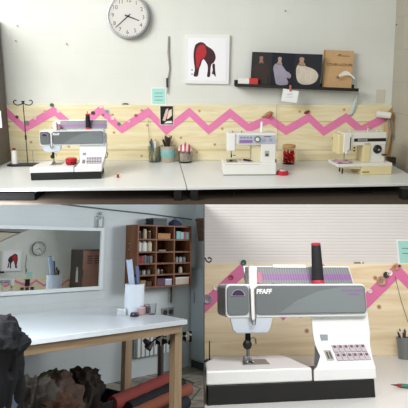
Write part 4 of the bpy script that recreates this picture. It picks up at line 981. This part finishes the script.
for k in range(2): MB().lathe([(.008, 0), (.008, .004), (0, .005)], (xR - .025, yn + .07 + k*.05, TH - .08), (1, 0, 0), 12).obj('screw', mat('#4a3a2a'), ct)
# middle leg seen at u 124-133 as a stand-alone trestle leg of the table
put(ct, LF)

# things on the table
def onT(u, v): return LF.hz(u, v, TH)
q = onT(134, 313.5); r_ = (onT(143, 313).x - onT(125, 313).x) / 2
d0 = (q - LF.eye).length; R0 = 9.2 * d0 / F
wc_ = thing('white_canister', 'tall white plastic canister holding paper rolls on the cutting table', 'canister')
hC = 27 * d0 / F
MB().lathe([(0, 0), (R0*.95, 0), (R0, .005), (R0, hC), (R0*.95, hC), (R0*.93, .01), (0, .01)], n=40).obj('body', mat('#dfe6ee', .35), wc_)
put(wc_, LF, (q.x, q.y, TH + .0005))
def roll(label, dx0, dz1, c, r, dx=0, dy=0):
    t = thing('paper_roll', label, 'paper roll'); b0 = Vector((dx0 + R0*.3, dy, .02)); b1 = Vector((dx0 + dx, dy, dz1)); 
    MB().cyl(b0, b1, r, n=18).obj('roll', mat(c, .5), t); MB().cyl(b1, b1 + (b1 - b0).normalized()*.002, r*.7, n=14).obj('roll_core', mat('#3c4250'), t); put(t, LF, (q.x, q.y, TH)); return t
roll('wide pale blue paper roll leaning in the white canister', -R0*.2, hC*1.85, '#b4c2d8', .026, -R0*.55)
roll('slimmer blue paper roll beside the wide one in the canister', R0*.1, hC*1.62, '#5c6c92', .013, -R0*.1, -.03)
for k, (dx, hh, c, l) in enumerate(((.35, 1.28, '#8a6a34', 'brown handled tool poking out of the canister'), (.55, 1.22, '#2a2a2c', 'black tool poking out at the right of the canister'), (.2, 1.35, '#b09448', 'yellow stick in the canister'))):
    t = thing('hand_tool', l, 'tool'); MB().cyl((R0*dx*.6, 0, .02), (R0*dx, .01*k, hC*hh - .03), .009, n=10).obj('shaft', mat(c), t); MB().cyl((R0*dx, .01*k, hC*hh - .03), (R0*dx*1.1, .01*k, hC*hh), .012, .006, n=10).obj('end_cap', mat('#1c1a18'), t); put(t, LF, (q.x, q.y, TH))
for (u, v, c, l, rw, hh, cc) in ((121.5, 315, '#dfe6ea', 'low glass jar left of the white canister', .04, .05, '#dfe3e6'), (141.5, 314.5, '#e0b8b4', 'small jar with red buttons in front of the canister', .035, .06, '#e0c8c4'), (151.5, 314.5, '#a8b0b4', 'clear glass tumbler at the right of the jars', .04, .085, None), (134.5, 316.5, '#2c2030', 'small dark pincushion in front of the white canister', .035, .03, '#3c2c3c'), (147, 313, '#8c6a70', 'tiny pinkish jar between the button jar and the tumbler', .03, .07, '#b09a98')):
    t = thing('pincushion' if 'pincushion' in l else ('glass_tumbler' if 'tumbler' in l else 'glass_jar'), l, 'pincushion' if 'pincushion' in l else ('tumbler' if 'tumbler' in l else 'jar'))
    q_ = onT(u, v)
    if cc: MB().lathe([(0, 0), (rw, 0), (rw*1.03, hh*.5), (rw*.9, hh*.85), (0, hh*.86)], n=24).obj('body', mat(c, .2, trans=.3, noise_amt=.3, scale=80), t); MB().lathe([(rw*.92, hh*.85), (rw*.92, hh), (0, hh)], n=24).obj('lid', mat(cc, .4), t)
    else: MB().lathe([(0, 0), (rw*.85, 0), (rw, hh), (rw*.93, hh), (rw*.8, .006), (0, .006)], n=24).obj('glass', mat('#f0f4f6', .05, trans=1, ior=1.2), t)
    put(t, LF, (q_.x, q_.y, TH + .0005), s=1.0)

# coat draped on the left
def lump(name, label, cat, m, fr, base, rings, seed=0, amp=.02, freq=6, n=64, group=None):
    """soft cloth form: rings of (z, cx, cy, rx, ry)"""
    mb = MB(); R_ = []; rg = []
    for a, b in zip(rings, rings[1:]):
        for k in range(4): rg.append([p_ + (q_ - p_)*k/4 for p_, q_ in zip(a, b)])
    rg.append(rings[-1])
    for (z, cx, cy, rx, ry) in rg:
        r0 = []
        for i in range(n):
            a = 2*PI*i/n; v = Vector((cx + rx*math.cos(a), cy + ry*math.sin(a), z))
            n1 = noise.noise(v*freq + Vector((seed, seed*.7, 0))); n2 = abs(noise.noise(Vector((v.x*freq*2.2, v.y*freq*2.2, v.z*freq*1.1)) + Vector((0, seed, 3)))); n3 = abs(noise.noise(v*freq*4.5 + Vector((seed, 0, seed))))
            k = n1 + 1.1*(.5 - 2.2*n2) + .45*(.5 - 2*n3)
            f = 1 + amp/max(.05, min(rx, ry))*k*.8
            r0.append(Vector((cx + rx*math.cos(a)*f, cy + ry*math.sin(a)*f, max(0, z + amp*.7*k*(1 if z > .03 else 0)))))
        R_.append(r0)
    mb.loft(R_); o = mb.obj(name, m); tag(o, label, cat, group); return put(o, fr, base)
xc = LF.hy(8, 330, yn - .05)
ctm = mat('#0b0c11', .8, noise_amt=.3, scale=8, bump=.4)
yc = yn - .22
g = LF.hy(8, 325, yc); e1 = LF.hy(24, 350, yc)
def cring(v, uL, uR, ry, dy=0):
    a_ = LF.hy(uL, v, yc + dy); b_ = LF.hy(uR, v, yc + dy); return (a_.z if False else LF.hy((uL+uR)/2, v, yc + dy).z, (a_.x + b_.x)/2 - g.x, dy, (b_.x - a_.x)/2, ry)
rr = [cring(v, uL, uR, ry) for v, uL, uR, ry in ((470, -22, 22, .13), (400, -22, 22, .13), (352, -22, 23, .14), (345, -22, 28, .16), (340, -22, 28, .15), (330, -20, 20, .13), (321, -18, 13, .11), (317, -14, 9, .07))]
rr[0] = (0.0,) + rr[0][1:]; rr[1] = (max(rr[1][0], .03),) + rr[1][1:]
lump('draped_coat', 'black coat draped over a stool at the left end of the cutting table', 'coat', ctm, LF, (g.x, yc, 0), rr, seed=3, amp=.022, freq=7)

# ragged clothes pile, floor left; cloth colours darkened to hold the backlit shade
def cloth(u, Y, vt, rx, ry, c, label, seed, amp=.05):
    q = LF.hy(u, vt, Y); h = q.z
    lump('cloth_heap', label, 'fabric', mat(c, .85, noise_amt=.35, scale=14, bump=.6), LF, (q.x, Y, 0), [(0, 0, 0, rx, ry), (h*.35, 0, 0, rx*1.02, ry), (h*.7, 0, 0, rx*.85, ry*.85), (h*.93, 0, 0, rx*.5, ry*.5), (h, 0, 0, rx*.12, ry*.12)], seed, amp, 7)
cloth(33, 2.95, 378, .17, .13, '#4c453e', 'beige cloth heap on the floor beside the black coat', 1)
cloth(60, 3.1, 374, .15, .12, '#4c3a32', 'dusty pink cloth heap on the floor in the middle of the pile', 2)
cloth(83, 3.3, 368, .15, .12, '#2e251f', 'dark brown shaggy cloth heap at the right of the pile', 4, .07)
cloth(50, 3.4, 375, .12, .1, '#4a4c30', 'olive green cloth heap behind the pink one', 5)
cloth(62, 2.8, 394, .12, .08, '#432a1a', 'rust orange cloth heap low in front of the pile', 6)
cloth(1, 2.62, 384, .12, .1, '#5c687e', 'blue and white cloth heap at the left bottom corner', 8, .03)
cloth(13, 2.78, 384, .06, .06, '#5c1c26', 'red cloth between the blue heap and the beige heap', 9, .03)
# open dark crate
cr = thing('fabric_crate', 'open black crate on the floor under the cutting table', 'crate')
q = LF.hz(106, 415, 0)
mb = MB()
MB().box(-.25, .2, -.2, .2, 0, .02).obj('crate_floor', mat('#100f10'), cr)
for nm, bb in (('side', (-.25, -.23, -.2, .2, .02, .22)), ('side', (.18, .2, -.2, .2, .02, .2)), ('side', (-.23, .18, -.2, -.185, .02, .2)), ('side', (-.23, .18, .185, .2, .02, .24))): MB().box(*bb).obj(nm, mat('#1d1b1b', .6), cr, bev=.003)
fl_ = MB().loft([[(-.24, .19, .24), (.18, .19, .24), (.18, .195, .235), (-.24, .195, .235)], [(-.2, .34, .3), (.14, .34, .3), (.14, .345, .295), (-.2, .345, .295)]]).obj('flap', mat('#26221f', .7), cr)
put(cr, LF, (q.x, q.y + .02, 0), rz=.25, s=.72)
# fabric rolls
def froll(p0, p1, r, c, label, end='#2a2020', lift0=0, lift1=0):
    A = LF.hz(p0[0], p0[1], r + lift0); B = LF.hz(p1[0], p1[1], r + lift1)
    t = thing('fabric_roll', label, 'fabric roll', 'fabric rolls on the floor'); D = B - A; Ln = D.length; D.normalize()
    prof = [(r*.98, 0)] + [(r*(1 + .03*math.sin(i*2.1)), Ln*i/14) for i in range(1, 14)] + [(r*.98, Ln)]
    MB().lathe(prof, (0, 0, 0), D, 28).obj('rolled_cloth', mat(c, .8, noise_amt=.15, scale=9, bump=.4), t)
    MB().lathe([(r*.3, 0), (r*.3, .012), (0, .012)], D*Ln, D, 16).obj('card_tube', mat(end), t)
    put(t, LF, A); return t
froll((112, 404), (167, 380), .058, '#8c3c36', 'red fabric roll, topmost of the rolls under the table', lift0=.05, lift1=.05)
froll((128, 409), (182, 384), .055, '#17181a', 'black fabric roll lying behind the orange-brown one')
froll((132, 416), (189, 389), .05, '#8a4c36', 'orange-brown fabric roll, lowest and nearest', lift0=.0, lift1=.02)
froll((160, 419), (186, 402), .05, '#1b1b1e', 'short black fabric roll beneath the orange-brown roll', lift0=0, lift1=0)

# radiator and small things on the wall under the shelf
ra = thing('radiator', 'white ribbed radiator on the wall below the pigeonhole shelf', 'radiator')
a_ = LF.hy(137, 345, YL - .08); b_ = LF.hy(170, 345, YL - .08); za = LF.hy(150, 336, YL - .08).z; zb = LF.hy(150, 356, YL - .08).z
MB().box(0, b_.x - a_.x, .03, .06, 0, za - zb).obj('core', mat('#c4c9ca', .5), ra)
nrib = 8; wr = (b_.x - a_.x)/nrib
for k in range(nrib): MB().box(k*wr + .006, (k+1)*wr - .006, 0, .03, .0, za - zb).obj('rib', mat('#d4d8d8', .5), ra, bev=.008)
MB().cyl((b_.x - a_.x, .04, .05), (b_.x - a_.x + .08, .04, .05), .012).obj('valve', mat('#7a7672'), ra)
put(ra, LF, (a_.x, YL - .08, zb))
so = thing('wall_socket', 'grey double socket plate on the wall right of the cutting table', 'socket')
a_ = LF.hy(161, 317, YL); b_ = LF.hy(173, 311, YL)
MB().box(0, b_.x - a_.x, -.015, 0, 0, .09).obj('plate', mat('#8c8f8e'), so, bev=.003)
for k in range(2): MB().lathe([(.028, 0), (.028, .004), (.024, .004), (.022, .001), (0, .001)], ((b_.x - a_.x)*(.27 + .46*k), -.015, .045), (0, -1, 0), 20).obj('socket_face', mat('#2f3132'), so)
put(so, LF, (a_.x, YL, a_.z))
mp_ = thing('metal_post', 'dark metal post standing on the floor behind the near table leg', 'post')
q = LF.hy(160.5, 365, 3.95); MB().cyl((0, 0, .01), (0, 0, .55), .03).obj('tube', mat('#5e5450', .4, .6), mp_); MB().lathe([(0, 0), (.09, 0), (.085, .01), (0, .012)], n=24).obj('foot', mat('#3e3a36', .4, .6), mp_)
put(mp_, LF, (q.x, 3.95, 0))
q = LF.hy(156, 377, 3.75); o = MB().tube([(q_x, q_y, .012) for q_x, q_y in [(.11*math.cos(2*PI*i/24), .09*math.sin(2*PI*i/24)) for i in range(24)]], .009, 8, closed=True).obj('cable_ring', mat('#2e2a28')); tag(o, 'dark cable ring on the floor beside the metal post', 'cable'); put(o, LF, (q.x, 3.75, 0))
SP = m_checks('black_spotted_white', '#d8d8d4', '#15130f', 13)
for (ua, ub, va, vb, l) in ((155.5, 171.5, 335, 346, 'white cloth with black spots hanging under the table left of the near leg'), (183, 191, 331, 342, 'black-spotted white cloth showing right of the near leg')):
    yy = yn + .16; a_ = LF.hy(ua, vb, yy); b_ = LF.hy(ub, va, yy)
    mb = MB(); R_ = []
    nn = 12
    for i in range(nn + 1):
        x_ = (b_.x - a_.x)*i/nn; w_ = .012*math.sin(i*1.4)
        R_.append([(x_, w_, 0 + .01*math.sin(i)), (x_, w_, b_.z - a_.z), (x_, w_ + .004, b_.z - a_.z), (x_, w_ + .004, .01*math.sin(i))])
    o = mb.loft(R_).obj('spotted_cloth', SP); tag(o, l, 'fabric'); put(o, LF, (a_.x, yy, a_.z))
# scissors-like black plugs hanging
pl = thing('hanging_plug', 'black plug and cable hanging under the cutting table', 'plug')
yy = yn + .1; c_ = LF.hy(149, 345, yy); 
def R(u, v): return LF.hy(u, v, yy) - c_
MB().tube([R(163, 334), R(158, 338), R(154, 340), R(150, 345)], .006, 6).obj('cable', BLACK, pl)
MB().cyl(R(152, 342.5), R(147.5, 348.5), .016, .03, n=12).obj('plug_body', BLACK, pl); MB().cyl(R(144, 340), R(147, 342.5), .012, .022, n=12).obj('plug_body', BLACK, pl)
put(pl, LF, c_)

# ================================================================== LOWER RIGHT ROOM
RZ = .75; YR = RF.hz(300, 355, RZ).y
BRW = m_painted_brick('white_ribbed_wall', '#dbd6d4', 3.0, .0138, .07, mortar=.0022, lines=.35)
def RW(u, v, off=0): return RF.hy(u, v, YR - off)
ztR = RW(300, 204.4).z; zbR = RZ - .05
xL0 = .0016
o = MB().box(0, 1.15, 0, .02, 0, ztR - zbR).obj('wall_back', BRW); struct(put(o, RF, (xL0, YR, zbR)))
y0p = .95
# thin side partition seen edge on
mb = MB(); zt0 = RF.hy(204, 204.4, y0p).z
mb.prism([(y0p, zbR), (YR + .02, zbR), (YR + .02, RF.hy(204, 204.4, YR + .02).z), (y0p, zt0)], -.0006, .0012, 'x')
o = mb.obj('wall_left', mat('#3a3836', .7)); struct(put(o, RF))
wt2 = thing('work_table', 'white table under the large close-up sewing machine', 'table')
MB().box(0, 1.13, 0, YR - y0p - .05, -.02, 0).obj('tabletop', mat('#dcdad6', .35), wt2)
MB().box(.0, 1.13, 0.02, .04, -.05, -.02).obj('front_rail', mat('#c9c6c0'), wt2)
put(wt2, RF, (xL0, y0p + .045, RZ))
a = RW(208, 263.5); b = RW(420, 263.5)
o = MB().box(0, 1.13, 0, .018, 0, RW(300, 263.5, .018).z - RZ - .001).obj('pine_backboard', PLYR); tag(o, 'knotty pine board behind the large close-up sewing machine', 'board'); put(o, RF, (xL0, YR - .0185, RZ + .0005))
ZB = [(205, 305), (243, 269.5), (283, 312.5), (322, 270), (358, 309), (397, 270.5), (425, 300)]
PINK2 = mat('#d8719f', .6, noise_amt=.08, scale=40)
zigzag(RF, ZB, YR - .0195, .0015, .032, 'zigzag_band', 'pink zigzag band on the board behind the close-up machine', PINK2)
BB = [(216, 287.5, '#e4ddd4', 'white ringed button left of the close-up machine head', .012), (231, 277.5, '#a83c4c', 'red button above the white ringed one', .011), (243.5, 262.5, '#2f6a4c', 'green button at the zigzag peak left of the machine lid', .012),
      (207.5, 299, '#9a8c9c', 'large grey-lilac button at the left edge of the close-up board', .020), (381, 281, '#b08c74', 'large tan button on the zigzag right of the machine', .020), (389.5, 273, '#eadfd8', 'white ringed button right of the large tan one', .012),
      (395, 267.5, '#b48a54', 'mustard button at the right-hand zigzag peak', .013), (370, 291, '#dcd4cc', 'pale button touching the machine arm at right', .009), (386, 275, '#3c3430', 'dark button under the white ringed one at right', .013), (399.5, 266, '#4a4440', 'tiny dark button right of the mustard one', .006)]
for u, v, c, l, r in BB: button(RF, u, v, YR - .021, r, c, l, 'buttons on the pink zigzag behind the close-up machine')
tc3 = card('postcard', 'teal postcard with white border at the right edge of the close-up', RF, 398.5, 239.5, 418, 264.5, YR - .001, mat('#e4e6e2', .6), mat('#9fcfc8', .6))
for k, s in enumerate(('MA', 'ME')):
    MB().box(.02, tc3['w'] - .02, -.0028, -.002, tc3['h']*(.62 - .2*k), tc3['h']*(.62 - .2*k) + .004).obj('text_line', mat('#5c9490'), tc3)
# pin on the board edge
o = thing('safety_pin', 'small black and white pin lying on the top edge of the board', 'pin'); MB().cyl((-.02, 0, .003), (.022, 0, .003), .0022, n=8).obj('shaft', BLACK, o); MB().ball((.012, 0, .004), .0045).obj('bead', mat('#e8e4de'), o); q = RW(358, 263); put(o, RF, (q.x, YR - .009, RW(300, 263.5, .018).z))
# thread hook fixed to the side partition
o = MB().tube([RF.hy(u, v, 1.5) - RF.hy(206, 260, 1.5) for u, v in ((204.9, 257.5), (206.5, 261), (209, 262.5), (211, 261), (211.2, 258.5), (209.5, 257.5), (207.8, 258.5))], .0022, 8).obj('thread_hook', DARKMETAL); tag(o, 'black wire hook at the left edge of the close-up', 'hook'); put(o, RF, RF.hy(206, 260, 1.5))
# spool pin standing at left
o = MB().lathe([(.02, 0), (.02, .006), (.0025, .007), (.0022, .075), (0, .076)], n=14).obj('spool_pin', mat('#3a3634', .5)); tag(o, 'dark upright spool pin behind the left end of the close-up machine', 'pin'); q = RF.hz(209.5, 362, RZ); put(o, RF, (q.x, q.y, RZ))
o = MB().box(0, .06, -.02, .02, 0, .012).obj('stand_foot', BLACK); tag(o, 'black stand foot peeking out at the left edge behind the machine bed', 'foot'); o.name = 'stand_base'; o['category'] = 'stand'; q = RF.hz(205, 364, RZ); 
put(o, RF, (q.x + .003, q.y + .07, RZ), s=.5)

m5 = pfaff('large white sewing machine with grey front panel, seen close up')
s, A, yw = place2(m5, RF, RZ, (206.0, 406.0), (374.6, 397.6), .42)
cs2 = cone_spool('tall black thread cone with red cap on the close-up machine', h=.115, r=.0165); put(cs2, RF, onto(RF, A, yw, s, (.344, .12, .2695)), s=s*.98)
# wire behind on board
pipe(RF, [(395, 276), (398, 288), (401, 300), (408, 322)], YR - .03, .0012, mat('#5a5450'), 'hanging_wire', 'thin wire hanging from the zigzag peak at the right edge', 'wire')
# pen cup at the right edge
q = RF.hz(403.5, 358, RZ)
tumbler('pen_cup', 'grey metal cup of pens at the right edge of the close-up', 'cup', q.x, q.y - .02, RZ, .036, .10, mat('#7d8180', .35, .5), [
    (-.8, 0, .135, '#1f2022', 'black pen leaning left in the grey metal cup', 'pen', .005), (-.35, .3, .14, '#d8d4cc', 'white pen in the grey metal cup', 'pen', .005), (-.1, -.4, .135, '#6a2a2a', 'dark red pencil in the grey metal cup', 'pencil', .004), (.3, 0, .14, '#3a4048', 'grey marker in the grey metal cup', 'marker', .006)], RF, s=.8)
o = thing('seam_ripper', 'green and red handled seam ripper lying at the right edge of the close-up table', 'tool'); MB().cyl((0, 0, .006), (.06, 0, .006), .006, n=12).obj('green_handle', mat('#3c7a62', .4), o); MB().cyl((-.012, 0, .006), (0, 0, .006), .0045, .006, n=10).obj('red_collar', mat('#9a3a34'), o); MB().cyl((-.03, 0, .006), (-.012, 0, .006), .0008, .003, n=8).obj('metal_blade', mat('#6a4a44', .4, .4), o)
q = RF.hz(402, 388, RZ); put(o, RF, (q.x, q.y, RZ), rz=-.5)

# ================================================================== light
w = bpy.data.worlds.new('daylight'); S.world = w; w.use_nodes = True
bg = w.node_tree.nodes['Background']; bg.inputs[0].default_value = (.86, .93, 1, 1); bg.inputs[1].default_value = .30
def area(name, fr, loc, tgt, size, sy, e, col):
    l = bpy.data.lights.new(name, 'AREA'); l.shape = 'RECTANGLE'; l.size = size; l.size_y = sy; l.energy = e; l.color = col
    o = bpy.data.objects.new(name, l); COL.objects.link(o)
    P = fr.M @ Vector(loc); Q = fr.M @ Vector(tgt); o.matrix_world = Matrix.Translation(P) @ (Q - P).to_track_quat('-Z', 'Y').to_matrix().to_4x4()
    return o
area('upper_window_light', TF, (-1.7, 1.2, 2.35), (-.6, 3.0, 1.15), 1.5, 1.1, 66, (1, .985, .95))
area('lower_left_window_light', LF, (.5, 2.7, 1.51), (1.5, 3.4, .78), 1.0, .35, 26, (.86, .93, 1))
area('lower_left_fill_light', LF, (5.0, .8, 1.95), (1.3, 4.1, 1.0), 1.2, .9, 92, (.93, .97, 1))  # unseen fill added off to the right to brighten the lower left room
area('lower_right_fill_light', RF, (.42, .62, 1.62), (.35, 1.6, .9), .6, .4, 12, (1, .98, .96))  # added fill, out of view above the close-up machine

cam = bpy.data.cameras.new('camera'); co = bpy.data.objects.new('camera', cam); COL.objects.link(co)
cam.sensor_width = 36; cam.lens = F / 408 * 36; cam.shift_y = -(204 - V0) / 408; cam.clip_start = .02
co.matrix_world = Matrix.Translation(EYE) @ Matrix((CX, CZ, -CY)).transposed().to_4x4()
S.camera = co
S.view_settings.view_transform = 'Standard'; S.view_settings.look = 'None'; S.view_settings.gamma = 1; S.view_settings.exposure = 0.0
S.view_settings.use_curve_mapping = False
